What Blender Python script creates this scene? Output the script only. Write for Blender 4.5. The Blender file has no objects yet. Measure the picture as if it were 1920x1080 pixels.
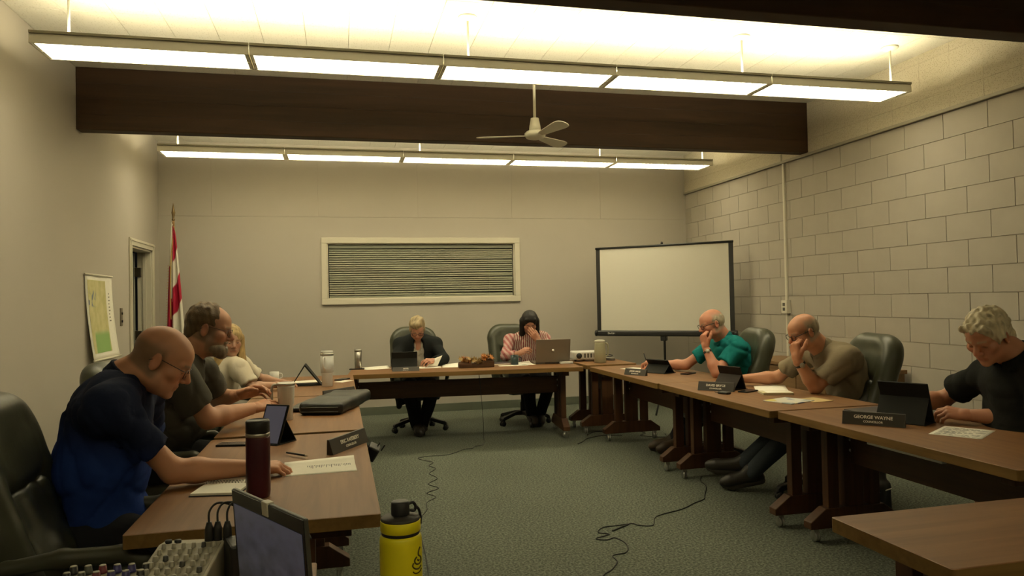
import bpy, bmesh, math, random
import numpy as np
from mathutils import Vector, Matrix

# ---------------------------------------------------------------- camera, world, exposure
SC = bpy.context.scene
COL = SC.collection
CAM_H = 1.3816
_yaw, _pitch, _roll, _f = 0.2338, 0.0176, -0.0198, 1365.9
cam_data = bpy.data.cameras.new('camera')
cam_data.sensor_width = 36.0
cam_data.lens = _f / 1920.0 * 36.0
cam_data.clip_start = 0.05
cam = bpy.data.objects.new('camera', cam_data)
COL.objects.link(cam)
_F = Vector((math.sin(_yaw) * math.cos(_pitch), math.cos(_yaw) * math.cos(_pitch), math.sin(_pitch)))
_R = Vector((math.cos(_yaw), -math.sin(_yaw), 0))
_U = _R.cross(_F)
_R2 = _R * math.cos(_roll) + _U * math.sin(_roll)
_U2 = _U * math.cos(_roll) - _R * math.sin(_roll)
cam.matrix_world = Matrix(((_R2.x, _U2.x, -_F.x, 0), (_R2.y, _U2.y, -_F.y, 0), (_R2.z, _U2.z, -_F.z, CAM_H), (0, 0, 0, 1)))
SC.camera = cam

world = bpy.data.worlds.new('world')
SC.world = world
world.use_nodes = True
world.node_tree.nodes['Background'].inputs[0].default_value = (0.01, 0.0095, 0.008, 1)
world.node_tree.nodes['Background'].inputs[1].default_value = 0.3

SC.view_settings.view_transform = 'Standard'
SC.view_settings.look = 'None'
SC.view_settings.gamma = 1.0
SC.view_settings.use_curve_mapping = False
SC.view_settings.exposure = 0.0
LAMP_COLOR = (1.0, 0.885, 0.57)     # warm fluorescent tubes
LAMP_DOWN = 13.5
LAMP_UP = 46.0
SC.cycles.max_bounces = 6
SC.cycles.diffuse_bounces = 4
SC.cycles.glossy_bounces = 3
SC.cycles.use_adaptive_sampling = True
SC.cycles.adaptive_threshold = 0.02
SC.cycles.sample_clamp_indirect = 6.0
SC.cycles.use_denoising = True

# ---------------------------------------------------------------- room measures (metres)
XL, XR, YB, YF = -2.034, 4.68, 9.213, -2.6
ZC, ZT, ZL = 3.336, 2.797, 2.4565
TZ = 0.715                      # table tops

# ---------------------------------------------------------------- materials
MATS = {}

def _nodes(name):
    m = bpy.data.materials.new(name)
    m.use_nodes = True
    nt = m.node_tree
    return m, nt, nt.nodes['Principled BSDF']

def pmat(name, color, rough=0.6, metal=0.0, spec=0.5, noise=None, bump=None, coat=0.0, emit=None, emit_s=0.0, sheen=0.0):
    """plain procedural material; noise=(scale, amount) varies the colour, bump=(scale, strength, distance)"""
    if name in MATS:
        return MATS[name]
    m, nt, b = _nodes(name)
    b.inputs['Base Color'].default_value = (*color, 1)
    b.inputs['Roughness'].default_value = rough
    b.inputs['Metallic'].default_value = metal
    b.inputs['Specular IOR Level'].default_value = spec
    b.inputs['Coat Weight'].default_value = coat
    b.inputs['Sheen Weight'].default_value = sheen
    if emit:
        b.inputs['Emission Color'].default_value = (*emit, 1)
        b.inputs['Emission Strength'].default_value = emit_s
    tc = None
    if noise or bump:
        tc = nt.nodes.new('ShaderNodeTexCoord')
    if noise:
        n = nt.nodes.new('ShaderNodeTexNoise')
        n.inputs['Scale'].default_value = noise[0]
        n.inputs['Detail'].default_value = 4
        nt.links.new(tc.outputs['Object'], n.inputs['Vector'])
        r = nt.nodes.new('ShaderNodeValToRGB')
        a = noise[1]
        r.color_ramp.elements[0].position = 0.3
        r.color_ramp.elements[1].position = 0.7
        r.color_ramp.elements[0].color = (*[max(0, c * (1 - a)) for c in color], 1)
        r.color_ramp.elements[1].color = (*[min(1, c * (1 + a)) for c in color], 1)
        nt.links.new(n.outputs['Fac'], r.inputs['Fac'])
        nt.links.new(r.outputs['Color'], b.inputs['Base Color'])
    if bump:
        n2 = nt.nodes.new('ShaderNodeTexNoise')
        n2.inputs['Scale'].default_value = bump[0]
        n2.inputs['Detail'].default_value = 3
        nt.links.new(tc.outputs['Object'], n2.inputs['Vector'])
        bp = nt.nodes.new('ShaderNodeBump')
        bp.inputs['Strength'].default_value = bump[1]
        bp.inputs['Distance'].default_value = bump[2]
        nt.links.new(n2.outputs['Fac'], bp.inputs['Height'])
        nt.links.new(bp.outputs['Normal'], b.inputs['Normal'])
    MATS[name] = m
    return m

def wood(name, dark, light, rough=0.35, axis=1, scale=14.0, coat=0.15):
    """grain runs along the given local axis"""
    if name in MATS:
        return MATS[name]
    m, nt, b = _nodes(name)
    tc = nt.nodes.new('ShaderNodeTexCoord')
    mp = nt.nodes.new('ShaderNodeMapping')
    s = [scale, scale, scale]
    s[axis] = scale * 0.06
    mp.inputs['Scale'].default_value = s
    nt.links.new(tc.outputs['Object'], mp.inputs['Vector'])
    n = nt.nodes.new('ShaderNodeTexNoise')
    n.inputs['Scale'].default_value = 1.6
    n.inputs['Detail'].default_value = 7
    n.inputs['Roughness'].default_value = 0.62
    n.inputs['Distortion'].default_value = 0.6
    nt.links.new(mp.outputs['Vector'], n.inputs['Vector'])
    r = nt.nodes.new('ShaderNodeValToRGB')
    r.color_ramp.elements[0].position = 0.32
    r.color_ramp.elements[0].color = (*dark, 1)
    r.color_ramp.elements[1].position = 0.68
    r.color_ramp.elements[1].color = (*light, 1)
    nt.links.new(n.outputs['Fac'], r.inputs['Fac'])
    nt.links.new(r.outputs['Color'], b.inputs['Base Color'])
    b.inputs['Roughness'].default_value = rough
    b.inputs['Coat Weight'].default_value = 0.0
    b.inputs['Specular IOR Level'].default_value = 0.32
    b.inputs['Coat Roughness'].default_value = 0.35
    bp = nt.nodes.new('ShaderNodeBump')
    bp.inputs['Strength'].default_value = 0.05
    bp.inputs['Distance'].default_value = 0.002
    nt.links.new(n.outputs['Fac'], bp.inputs['Height'])
    nt.links.new(bp.outputs['Normal'], b.inputs['Normal'])
    MATS[name] = m
    return m

def vcol(name, rough=0.6, spec=0.4, bump=None, sheen=0.0, sss=0.0):
    """material that takes its colour from the mesh attribute Col (skin, hair, dyed cloth)"""
    if name in MATS:
        return MATS[name]
    m, nt, b = _nodes(name)
    a = nt.nodes.new('ShaderNodeAttribute')
    a.attribute_name = 'Col'
    nt.links.new(a.outputs['Color'], b.inputs['Base Color'])
    b.inputs['Roughness'].default_value = rough
    b.inputs['Specular IOR Level'].default_value = spec
    b.inputs['Sheen Weight'].default_value = sheen
    if bump:
        tc = nt.nodes.new('ShaderNodeTexCoord')
        n2 = nt.nodes.new('ShaderNodeTexNoise')
        n2.inputs['Scale'].default_value = bump[0]
        n2.inputs['Detail'].default_value = 3
        nt.links.new(tc.outputs['Object'], n2.inputs['Vector'])
        bp = nt.nodes.new('ShaderNodeBump')
        bp.inputs['Strength'].default_value = bump[1]
        bp.inputs['Distance'].default_value = bump[2]
        nt.links.new(n2.outputs['Fac'], bp.inputs['Height'])
        nt.links.new(bp.outputs['Normal'], b.inputs['Normal'])
    MATS[name] = m
    return m

def emitter(name, color, strength):
    if name in MATS:
        return MATS[name]
    m, nt, b = _nodes(name)
    nt.nodes.remove(b)
    e = nt.nodes.new('ShaderNodeEmission')
    e.inputs['Color'].default_value = (*color, 1)
    e.inputs['Strength'].default_value = strength
    nt.links.new(e.outputs[0], nt.nodes['Material Output'].inputs['Surface'])
    MATS[name] = m
    return m

def carpet_mat():
    m, nt, b = _nodes('carpet')
    tc = nt.nodes.new('ShaderNodeTexCoord')
    n = nt.nodes.new('ShaderNodeTexNoise')
    n.inputs['Scale'].default_value = 75
    n.inputs['Detail'].default_value = 3
    n.inputs['Roughness'].default_value = 0.7
    nt.links.new(tc.outputs['Object'], n.inputs['Vector'])
    r = nt.nodes.new('ShaderNodeValToRGB')
    e = r.color_ramp.elements
    e[0].position = 0.38; e[0].color = (0.060, 0.070, 0.056, 1)
    e[1].position = 0.64; e[1].color = (0.205, 0.222, 0.182, 1)
    x = e.new(0.5); x.color = (0.112, 0.125, 0.10, 1)
    nt.links.new(n.outputs['Fac'], r.inputs['Fac'])
    n3 = nt.nodes.new('ShaderNodeTexNoise')
    n3.inputs['Scale'].default_value = 1.3
    nt.links.new(tc.outputs['Object'], n3.inputs['Vector'])
    mx = nt.nodes.new('ShaderNodeMix')
    mx.data_type = 'RGBA'; mx.blend_type = 'MULTIPLY'
    mx.inputs[0].default_value = 0.25
    nt.links.new(r.outputs['Color'], mx.inputs[6])
    nt.links.new(n3.outputs['Fac'], mx.inputs[7])
    nt.links.new(mx.outputs[2], b.inputs['Base Color'])
    b.inputs['Roughness'].default_value = 0.95
    b.inputs['Specular IOR Level'].default_value = 0.1
    bp = nt.nodes.new('ShaderNodeBump')
    bp.inputs['Strength'].default_value = 0.5
    bp.inputs['Distance'].default_value = 0.006
    nt.links.new(n.outputs['Fac'], bp.inputs['Height'])
    nt.links.new(bp.outputs['Normal'], b.inputs['Normal'])
    return m

def acoustic_mat(name, base, hole, scale, amount):
    """acoustic tile: fine dark pin holes on a light board"""
    m, nt, b = _nodes(name)
    tc = nt.nodes.new('ShaderNodeTexCoord')
    v = nt.nodes.new('ShaderNodeTexVoronoi')
    v.inputs['Scale'].default_value = scale
    v.inputs['Randomness'].default_value = 0.55
    nt.links.new(tc.outputs['Object'], v.inputs['Vector'])
    r = nt.nodes.new('ShaderNodeValToRGB')
    r.color_ramp.elements[0].position = 0.12
    r.color_ramp.elements[0].color = (*hole, 1)
    r.color_ramp.elements[1].position = 0.34
    r.color_ramp.elements[1].color = (*base, 1)
    nt.links.new(v.outputs['Distance'], r.inputs['Fac'])
    nt.links.new(r.outputs['Color'], b.inputs['Base Color'])
    b.inputs['Roughness'].default_value = 0.9
    b.inputs['Specular IOR Level'].default_value = 0.15
    bp = nt.nodes.new('ShaderNodeBump')
    bp.inputs['Strength'].default_value = amount
    bp.inputs['Distance'].default_value = 0.003
    nt.links.new(v.outputs['Distance'], bp.inputs['Height'])
    nt.links.new(bp.outputs['Normal'], b.inputs['Normal'])
    return m

M_WALL = pmat('wall_paint', (0.44, 0.405, 0.35), 0.85, spec=0.15, noise=(0.8, 0.03), bump=(60, 0.06, 0.002))
M_BLOCK = pmat('block_paint', (0.40, 0.365, 0.31), 0.75, spec=0.15, noise=(3.0, 0.05), bump=(90, 0.22, 0.003))
M_MORTAR = pmat('mortar_paint', (0.37, 0.335, 0.275), 0.8, noise=(8.0, 0.05))
M_CARPET = carpet_mat()
M_CEIL = acoustic_mat('ceiling_tile', (0.78, 0.75, 0.66), (0.62, 0.59, 0.5), 55, 0.15)
M_ACOU = acoustic_mat('acoustic_tile', (0.52, 0.47, 0.365), (0.25, 0.215, 0.15), 95, 0.7)
M_BASE = pmat('cove_base', (0.105, 0.12, 0.09), 0.5, noise=(5, 0.1))
M_TRIM = pmat('trim_paint', (0.62, 0.58, 0.47), 0.45)
M_LEDGE = pmat('ledge_paint', (0.30, 0.275, 0.215), 0.6)
M_BEAM = wood('beam_wood', (0.030, 0.015, 0.006), (0.056, 0.027, 0.011), 0.65, axis=0, scale=6, coat=0.0)
M_TOP = wood('table_laminate', (0.150, 0.068, 0.025), (0.225, 0.112, 0.045), 0.5, axis=1, scale=13)
M_TOPX = wood('table_laminate_cross', (0.225, 0.125, 0.062), (0.31, 0.185, 0.095), 0.34, axis=0, scale=13)
M_EDGE = wood('table_edge', (0.150, 0.083, 0.024), (0.215, 0.125, 0.040), 0.4, axis=1, scale=18)
M_LEG = wood('trestle_wood', (0.050, 0.021, 0.009), (0.085, 0.038, 0.017), 0.45, axis=2, scale=12)
M_METAL = pmat('grey_metal', (0.55, 0.55, 0.52), 0.35, metal=0.9)
M_BLACK = pmat('black_plastic', (0.016, 0.016, 0.016), 0.45, bump=(200, 0.1, 0.001))
M_RUBBER = pmat('cable_rubber', (0.012, 0.012, 0.011), 0.6)
M_LEATHER = pmat('green_leather', (0.040, 0.044, 0.026), 0.38, spec=0.5, noise=(6, 0.14), bump=(30, 0.16, 0.004))
M_LEATHER2 = pmat('chair_arm_plastic', (0.050, 0.052, 0.034), 0.45)
M_PAPER = pmat('paper', (0.90, 0.87, 0.76), 0.8, spec=0.2, noise=(30, 0.02))
M_WHITE = pmat('white_enamel', (0.74, 0.73, 0.68), 0.35)
M_STEEL = pmat('brushed_steel', (0.58, 0.56, 0.52), 0.28, metal=1.0)
M_SCREENBLK = pmat('device_black', (0.012, 0.013, 0.012), 0.25)
M_CASE = pmat('device_case', (0.011, 0.0115, 0.010), 0.65, spec=0.2, bump=(150, 0.15, 0.001))
M_INK = pmat('ink', (0.05, 0.05, 0.06), 0.8)

# ---------------------------------------------------------------- object helpers
def link(name, me, mat=None, parent=None, loc=None, rot=None, smooth=False, bevel=0.0, autosmooth=False):
    o = bpy.data.objects.new(name, me)
    COL.objects.link(o)
    if mat is not None and len(me.materials) == 0:
        me.materials.append(mat)
    if parent is not None:
        o.parent = parent
    if loc is not None:
        o.location = loc
    if rot is not None:
        o.rotation_euler = rot
    if smooth:
        for p in me.polygons:
            p.use_smooth = True
    if bevel > 0:
        bv = o.modifiers.new('bevel', 'BEVEL')
        bv.width = bevel
        bv.segments = 2
        bv.limit_method = 'ANGLE'
        bv.angle_limit = math.radians(40)
    return o

def tag(o, label=None, cat=None, group=None, kind=None):
    if label: o['label'] = label
    if cat: o['category'] = cat
    if group: o['group'] = group
    if kind: o['kind'] = kind
    return o

def empty(name, loc=(0, 0, 0), rz=0.0, label=None, cat=None, group=None, kind=None):
    o = bpy.data.objects.new(name, None)
    o.empty_display_size = 0.1
    COL.objects.link(o)
    o.location = loc
    o.rotation_euler = (0, 0, rz)
    return tag(o, label, cat, group, kind)

def copy_tree(o, parent=None):
    c = o.copy()
    COL.objects.link(c)
    c.parent = parent
    for ch in list(o.children):
        copy_tree(ch, c)
    return c

class MB:
    """collects simple shapes; build() links them as one mesh object"""
    def __init__(s):
        s.v = []; s.f = []; s.sm = []; s.mi = []; s.cur = 0
    def add(s, vs, fs, smooth=False, M=None):
        o = len(s.v)
        for p in vs:
            p = Vector(p)
            s.v.append(tuple(M @ p) if M is not None else tuple(p))
        for f in fs:
            s.f.append([i + o for i in f]); s.sm.append(smooth); s.mi.append(s.cur)
        return s
    def box(s, a, b, M=None):
        x0, y0, z0 = a; x1, y1, z1 = b
        return s.add([(x0, y0, z0), (x1, y0, z0), (x1, y1, z0), (x0, y1, z0), (x0, y0, z1), (x1, y0, z1), (x1, y1, z1), (x0, y1, z1)],
                     [(0, 3, 2, 1), (4, 5, 6, 7), (0, 1, 5, 4), (1, 2, 6, 5), (2, 3, 7, 6), (3, 0, 4, 7)], M=M)
    def prism(s, pts, axis, a, b, M=None):
        """extrude the 2-D outline along an axis (0 x: pts are y,z; 1 y: pts are x,z; 2 z: pts are x,y)"""
        n = len(pts); vs = []
        for t in (a, b):
            for p in pts:
                vs.append({0: (t, p[0], p[1]), 1: (p[0], t, p[1]), 2: (p[0], p[1], t)}[axis])
        fs = [list(range(n))[::-1], list(range(n, 2 * n))]
        for i in range(n):
            j = (i + 1) % n
            fs.append([i, j, n + j, n + i])
        return s.add(vs, fs, M=M)
    def lathe(s, prof, n=24, M=None, smooth=True):
        """prof: list of (radius, z) from bottom to top"""
        vs = []; fs = []
        for (r, z) in prof:
            for i in range(n):
                a = 2 * math.pi * i / n
                vs.append((r * math.cos(a), r * math.sin(a), z))
        for k in range(len(prof) - 1):
            for i in range(n):
                j = (i + 1) % n
                fs.append([k * n + i, k * n + j, (k + 1) * n + j, (k + 1) * n + i])
        fs.append(list(range(n))[::-1])
        fs.append([(len(prof) - 1) * n + i for i in range(n)])
        return s.add(vs, fs, smooth, M)
    def tube(s, pts, r, n=8, closed=False, smooth=True, taper=None):
        pts = [Vector(p) for p in pts]
        m = len(pts); vs = []; fs = []
        up = None
        for i, p in enumerate(pts):
            if closed:
                d = pts[(i + 1) % m] - pts[i - 1]
            else:
                d = pts[min(i + 1, m - 1)] - pts[max(i - 1, 0)]
            d = d.normalized() if d.length > 1e-9 else Vector((0, 0, 1))
            if up is None:
                up = d.orthogonal().normalized()
            up = (up - d * up.dot(d))
            up = up.normalized() if up.length > 1e-6 else d.orthogonal().normalized()
            w = d.cross(up)
            rr = r if taper is None else taper[i]
            for k in range(n):
                a = 2 * math.pi * k / n
                vs.append(tuple(p + (up * math.cos(a) + w * math.sin(a)) * rr))
        for i in range(m if closed else m - 1):
            i2 = (i + 1) % m
            for k in range(n):
                k2 = (k + 1) % n
                fs.append([i * n + k, i * n + k2, i2 * n + k2, i2 * n + k])
        if not closed:
            fs.append(list(range(n))[::-1]); fs.append([(m - 1) * n + k for k in range(n)])
        return s.add(vs, fs, smooth)
    def cyl(s, a, b, r, n=16, r2=None):
        return s.tube([a, b], r, n, taper=[r, r if r2 is None else r2])
    def mesh(s, name, mats=None):
        me = bpy.data.meshes.new(name)
        me.from_pydata(s.v, [], s.f)
        for p, sm, mi in zip(me.polygons, s.sm, s.mi):
            p.use_smooth = sm
            p.material_index = mi
        if mats:
            for m in (mats if isinstance(mats, (list, tuple)) else [mats]):
                me.materials.append(m)
        me.update()
        return me
    def build(s, name, mat, parent=None, loc=None, rot=None, bevel=0.0):
        return link(name, s.mesh(name, mat), None, parent, loc, rot, bevel=bevel)

def part_box(name, mat, parent, a, b, bevel=0.0, loc=None, rot=None):
    return MB().box(a, b).build(name, mat, parent, loc, rot, bevel)

def smooth_path(pts, k=6):
    """Catmull-Rom through the points"""
    P = [Vector(p) for p in pts]
    out = []
    for i in range(len(P) - 1):
        p0 = P[max(i - 1, 0)]; p1 = P[i]; p2 = P[i + 1]; p3 = P[min(i + 2, len(P) - 1)]
        for j in range(k):
            t = j / k
            out.append(0.5 * ((2 * p1) + (p2 - p0) * t + (2 * p0 - 5 * p1 + 4 * p2 - p3) * t * t + (3 * p1 - p0 - 3 * p2 + p3) * t ** 3))
    out.append(P[-1])
    return out

def text_mesh(name, s, size, mat, parent, loc, rot, bold=0.0, align='CENTER', extrude=0.0004):
    cu = bpy.data.curves.new(name, 'FONT')
    cu.body = s
    cu.size = size
    cu.align_x = align
    cu.align_y = 'CENTER'
    cu.extrude = extrude
    cu.offset = bold
    tmp = bpy.data.objects.new(name, cu)
    COL.objects.link(tmp)
    dg = bpy.context.evaluated_depsgraph_get()
    me = bpy.data.meshes.new_from_object(tmp.evaluated_get(dg))
    bpy.data.objects.remove(tmp)
    bpy.data.curves.remove(cu)
    me.materials.clear()
    me.materials.append(mat)
    return link(name, me, None, parent, loc, rot)
# ================================================================ the room
def struct(o, label=None, cat=None):
    return tag(o, label, cat, kind='structure')

# floor
struct(MB().box((XL - 1.6, YF, -0.05), (XR + 0.2, YB + 0.2, 0.0)).build('floor', M_CARPET), 'grey-green speckled carpet across the whole room', 'floor')

# ceiling: backing slab plus tiles of the two bays in view
ceil = struct(MB().box((XL - 1.6, YF, ZC + 0.008), (XR + 0.2, YB + 0.2, ZC + 0.08)).build('ceiling', M_CEIL), 'off-white perforated tile ceiling between dark beams', 'ceiling')
TW = 0.305
tile_me = {}
def ceil_tile(w, l):
    k = (round(w, 3), round(l, 3))
    if k not in tile_me:
        g = 0.0009
        c = 0.0012
        mb = MB()
        mb.add([(g, g, 0.008), (w - g, g, 0.008), (w - g, l - g, 0.008), (g, l - g, 0.008),
                (g + c, g + c, 0), (w - g - c, g + c, 0), (w - g - c, l - g - c, 0), (g + c, l - g - c, 0)],
               [(4, 7, 6, 5), (0, 4, 5, 1), (1, 5, 6, 2), (2, 6, 7, 3), (3, 7, 4, 0)])
        tile_me[k] = mb.mesh('ceiling_tile', M_CEIL)
    return tile_me[k]
def tile_bay(y0, y1, rows):
    xs = [XL]
    x = -0.51 - TW * 5
    while x < XR - 0.02:
        if x > XL + 0.02: xs.append(x)
        x += TW
    xs.append(XR)
    L = (y1 - y0) / rows
    for i in range(len(xs) - 1):
        for r in range(rows):
            link('ceiling_tile', ceil_tile(xs[i + 1] - xs[i], L), None, ceil, (xs[i], y0 + r * L, ZC))
tile_bay(3.42, 6.48, 5)
tile_bay(6.615, YB, 4)

# walls
WT = 0.14
DY0, DY1, DH = 8.03, 8.86, 2.02       # door opening in the left wall
wl = MB()
wl.box((XL - WT, YF, 0), (XL, DY0, ZC)).box((XL - WT, DY1, 0), (XL, YB + 0.2, ZC)).box((XL - WT, DY0, DH), (XL, DY1, ZC))
struct(wl.build('wall_left', M_WALL), 'plain beige painted wall on the left with open doorway', 'wall')

WX0, WX1, WZ0, WZ1 = -0.13, 2.235, 1.445, 2.13   # window opening in the back wall
wb = MB()
wb.box((XL, YB, 0), (WX0, YB + 0.16, ZC)).box((WX1, YB, 0), (XR + 0.2, YB + 0.16, ZC))
wb.box((WX0, YB, 0), (WX1, YB + 0.16, WZ0)).box((WX0, YB, WZ1), (WX1, YB + 0.16, ZC))
wall_back = struct(wb.build('wall_back', M_WALL), 'beige back wall with a long blinded window', 'wall')
xs = [XL, -1.45, -0.23, 0.99, 2.21, 3.43, XR]
for i in range(len(xs) - 1):
    part_box('wall_panel', M_WALL, wall_back, (xs[i] + 0.0008, YB - 0.004, ZL), (xs[i + 1] - 0.0008, YB + 0.01, ZC), 0.0015)

wall_right = struct(MB().box((XR + 0.006, YF, 0), (XR + 0.2, YB, ZC)).build('wall_right', M_MORTAR), 'beige painted concrete block wall on the right', 'wall')
# running-bond concrete blocks, each its own piece
BL, BH, BG = 0.4064, 0.2032, 0.0013
blk = {}
def block_mesh(l, h):
    k = (round(l, 3), round(h, 3))
    if k not in blk:
        c = 0.0016
        blk[k] = MB().add([(0.012, BG, BG), (0.012, l - BG, BG), (0.012, l - BG, h - BG), (0.012, BG, h - BG),
                           (0, BG + c, BG + c), (0, l - BG - c, BG + c), (0, l - BG - c, h - BG - c), (0, BG + c, h - BG - c)],
                          [(4, 7, 6, 5), (0, 4, 5, 1), (1, 5, 6, 2), (2, 6, 7, 3), (3, 7, 4, 0)]).mesh('concrete_block', M_BLOCK)
    return blk[k]
YSTART = 2.0
rng = random.Random(4)
row = 0
z1 = ZT
while z1 > 0.03:
    z0 = max(0.0, z1 - BH)
    y = 4.39 + (0.2032 if row % 2 else 0.0)
    while y > YSTART: y -= BL
    while y < YB - 0.02:
        a = max(y, YSTART); b2 = min(y + BL, YB)
        if b2 - a > 0.04:
            link('concrete_block', block_mesh(b2 - a, z1 - z0), None, wall_right, (XR - rng.uniform(0, 0.0012), a, z0))
        y += BL
    z1 -= BH
    row += 1
part_box('wall_face', M_BLOCK, wall_right, (XR, YF, 0), (XR + 0.01, YSTART, ZT))
# acoustic tiles above the ledge
am = {}
for (za, zb) in ((ZT + 0.03, 2.96), (2.96, 3.265), (3.265, ZC)):
    y = 4.10 - TW * 8
    while y < YB - 0.02:
        b2 = min(y + TW, YB)
        k = (round(b2 - y, 3), za)
        if k not in am:
            am[k] = MB().box((0, 0.0008, 0.0008), (0.02, b2 - y - 0.0008, zb - za - 0.0008)).mesh('acoustic_tile', M_ACOU)
        link('acoustic_tile', am[k], None, wall_right, (XR - 0.012, y, za))
        y += TW
part_box('wall_face_upper', M_ACOU, wall_right, (XR - 0.01, YF, ZT + 0.03), (XR + 0.01, 4.10 - TW * 8, ZC))
struct(MB().box((XR - 0.03, YF, ZT), (XR + 0.01, YB, ZT + 0.028)).build('trim_1', M_LEDGE, bevel=0.004), 'thin painted ledge between block wall and acoustic tiles', 'trim')
struct(MB().box((XL - 1.6, YF - 0.15, 0), (XR + 0.2, YF, ZC)).build('wall_front', M_WALL), 'plain wall behind the viewer', 'wall')

# cove baseboards
struct(MB().box((XL, YB - 0.012, 0), (XR, YB, 0.10)).build('baseboard_back', M_BASE, bevel=0.003), 'dark green vinyl baseboard along the back wall', 'baseboard')
struct(MB().box((XL, YF, 0), (XL + 0.012, DY0 - 0.07, 0.10)).build('baseboard_left', M_BASE, bevel=0.003), 'dark green vinyl baseboard along the left wall', 'baseboard')
struct(MB().box((XR - 0.014, YF, 0), (XR - 0.001, YB - 0.012, 0.10)).build('baseboard_right', M_BASE, bevel=0.003), 'dark green vinyl baseboard along the block wall', 'baseboard')

# laminated timber beams
def beam(y0, y1, zb, label):
    o = MB().box((XL, y0, zb), (XR - 0.012, y1, ZC + 0.004)).build('ceiling_beam', M_BEAM, bevel=0.006)
    struct(o, label, 'beam')
    n = 4
    for k in range(1, n):
        z = zb + (ZC - zb) * k / n
        part_box('laminate_seam', pmat('seam', (0.03, 0.017, 0.01), 0.7), o, (XL + 0.002, y0 - 0.0012, z - 0.0012), (XR - 0.02, y0 + 0.001, z + 0.0012))
    return o
beam(6.48, 6.61, 2.83, 'dark timber beam spanning the room behind the near light row')
beam(3.29, 3.42, 2.83, 'dark timber beam across the top right corner of the picture')

# doorway with open door, hinged on the far jamb
d = struct(empty('door_1', (XL, 0, 0), 0, 'white-trimmed doorway with its door swung open beyond the flag', 'door'))
CW = 0.075
for (a, b2) in ((DY0 - CW, DY0), (DY1, DY1 + CW)):
    part_box('casing', M_TRIM, d, (0.0005, a, 0), (0.018, b2, DH), 0.004)
    part_box('casing_bead', M_TRIM, d, (0.016, a + 0.012, 0), (0.026, a + 0.03, DH + CW - 0.01), 0.003)
part_box('casing', M_TRIM, d, (0.0005, DY0 - CW, DH), (0.018, DY1 + CW, DH + CW), 0.004)
part_box('casing_bead', M_TRIM, d, (0.016, DY0 - CW, DH + 0.045), (0.026, DY1 + CW, DH + 0.062), 0.003)
part_box('jamb', M_TRIM, d, (-WT, DY0 - 0.001, 0), (0.0, DY0 + 0.02, DH), 0.002)
part_box('jamb', M_TRIM, d, (-WT, DY1 - 0.02, 0), (0.0, DY1 + 0.001, DH), 0.002)
part_box('jamb', M_TRIM, d, (-WT, DY0, DH - 0.02), (0.0, DY1, DH + 0.001), 0.002)
part_box('door_stop', M_TRIM, d, (-0.085, DY1 - 0.032, 0), (-0.05, DY1 - 0.02, DH - 0.02), 0.002)
leaf = part_box('door_leaf', pmat('door_grey', (0.22, 0.23, 0.19), 0.5), d, (-WT - 0.80, DY1 - 0.08, 0.01), (-WT - 0.02, DY1 - 0.036, DH - 0.03), 0.002)
for z in (0.35, 1.08, 1.78):
    hg = MB().box((-WT - 0.02, DY1 - 0.06, z - 0.05), (-WT + 0.04, DY1 - 0.019, z + 0.05)).cyl((-WT - 0.012, DY1 - 0.036, z - 0.055), (-WT - 0.012, DY1 - 0.036, z + 0.055), 0.008, 10)
    hg.build('hinge', pmat('dark_bronze', (0.10, 0.085, 0.06), 0.4, metal=0.8), d)
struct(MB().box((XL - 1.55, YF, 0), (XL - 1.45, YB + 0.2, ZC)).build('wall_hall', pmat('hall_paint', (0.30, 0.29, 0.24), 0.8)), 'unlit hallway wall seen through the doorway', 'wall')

# window with closed horizontal blind
w = struct(empty('window_1', (0, YB, 0), 0, 'long framed window with closed grey-green blind in the back wall', 'window'))
FW = 0.07
for nm, a, b2 in (('window_casing', (WX0 - FW, -0.022, WZ0), (WX0, -0.0005, WZ1)), ('window_casing', (WX1, -0.022, WZ0), (WX1 + FW, -0.0005, WZ1)),
                  ('window_casing', (WX0 - FW, -0.022, WZ1), (WX1 + FW, -0.0005, WZ1 + FW)), ('window_casing', (WX0 - FW, -0.026, WZ0 - FW), (WX1 + FW, -0.0005, WZ0))):
    part_box(nm, M_TRIM, w, a, b2, 0.005)
for a, b2 in (((WX0, 0, WZ0), (WX0 + 0.012, 0.14, WZ1)), ((WX1 - 0.012, 0, WZ0), (WX1, 0.14, WZ1)), ((WX0, 0, WZ0), (WX1, 0.14, WZ0 + 0.012)), ((WX0, 0, WZ1 - 0.012), (WX1, 0.14, WZ1))):
    part_box('window_reveal', M_TRIM, w, a, b2)
part_box('window_pane', pmat('night_glass', (0.02, 0.022, 0.025), 0.05), w, (WX0, 0.10, WZ0), (WX1, 0.106, WZ1))
M_SLAT = pmat('blind_slat', (0.215, 0.215, 0.150), 0.4, noise=(2, 0.06))
part_box('blind_headrail', pmat('blind_rail', (0.22, 0.225, 0.17), 0.5), w, (WX0 + 0.02, 0.02, WZ1 - 0.06), (WX1 - 0.02, 0.07, WZ1 - 0.015), 0.004)
NS = 21
sl_me = None
zt = WZ1 - 0.075
dz = (zt - WZ0 - 0.03) / NS
mb = MB()
prof = [(-0.015, -0.0110), (-0.0125, -0.003), (-0.006, 0.0060), (0.004, 0.0100), (0.0048, 0.0090), (-0.005, 0.0050), (-0.0112, -0.0035), (-0.0138, -0.0110)]
mb.prism([(p[0], p[1] * 1.05) for p in prof], 0, WX0 + 0.022, WX1 - 0.022)
sl_me = mb.mesh('blind_slat', M_SLAT)
for i in range(NS + 1):
    o = link('blind_slat', sl_me, None, w, (0, 0.045, zt - i * dz))
    o.rotation_euler = (0, math.radians(rng.uniform(-0.12, 0.12) + (0.35 if i > NS - 4 else 0) * (i - NS + 4) / 3), 0)
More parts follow.
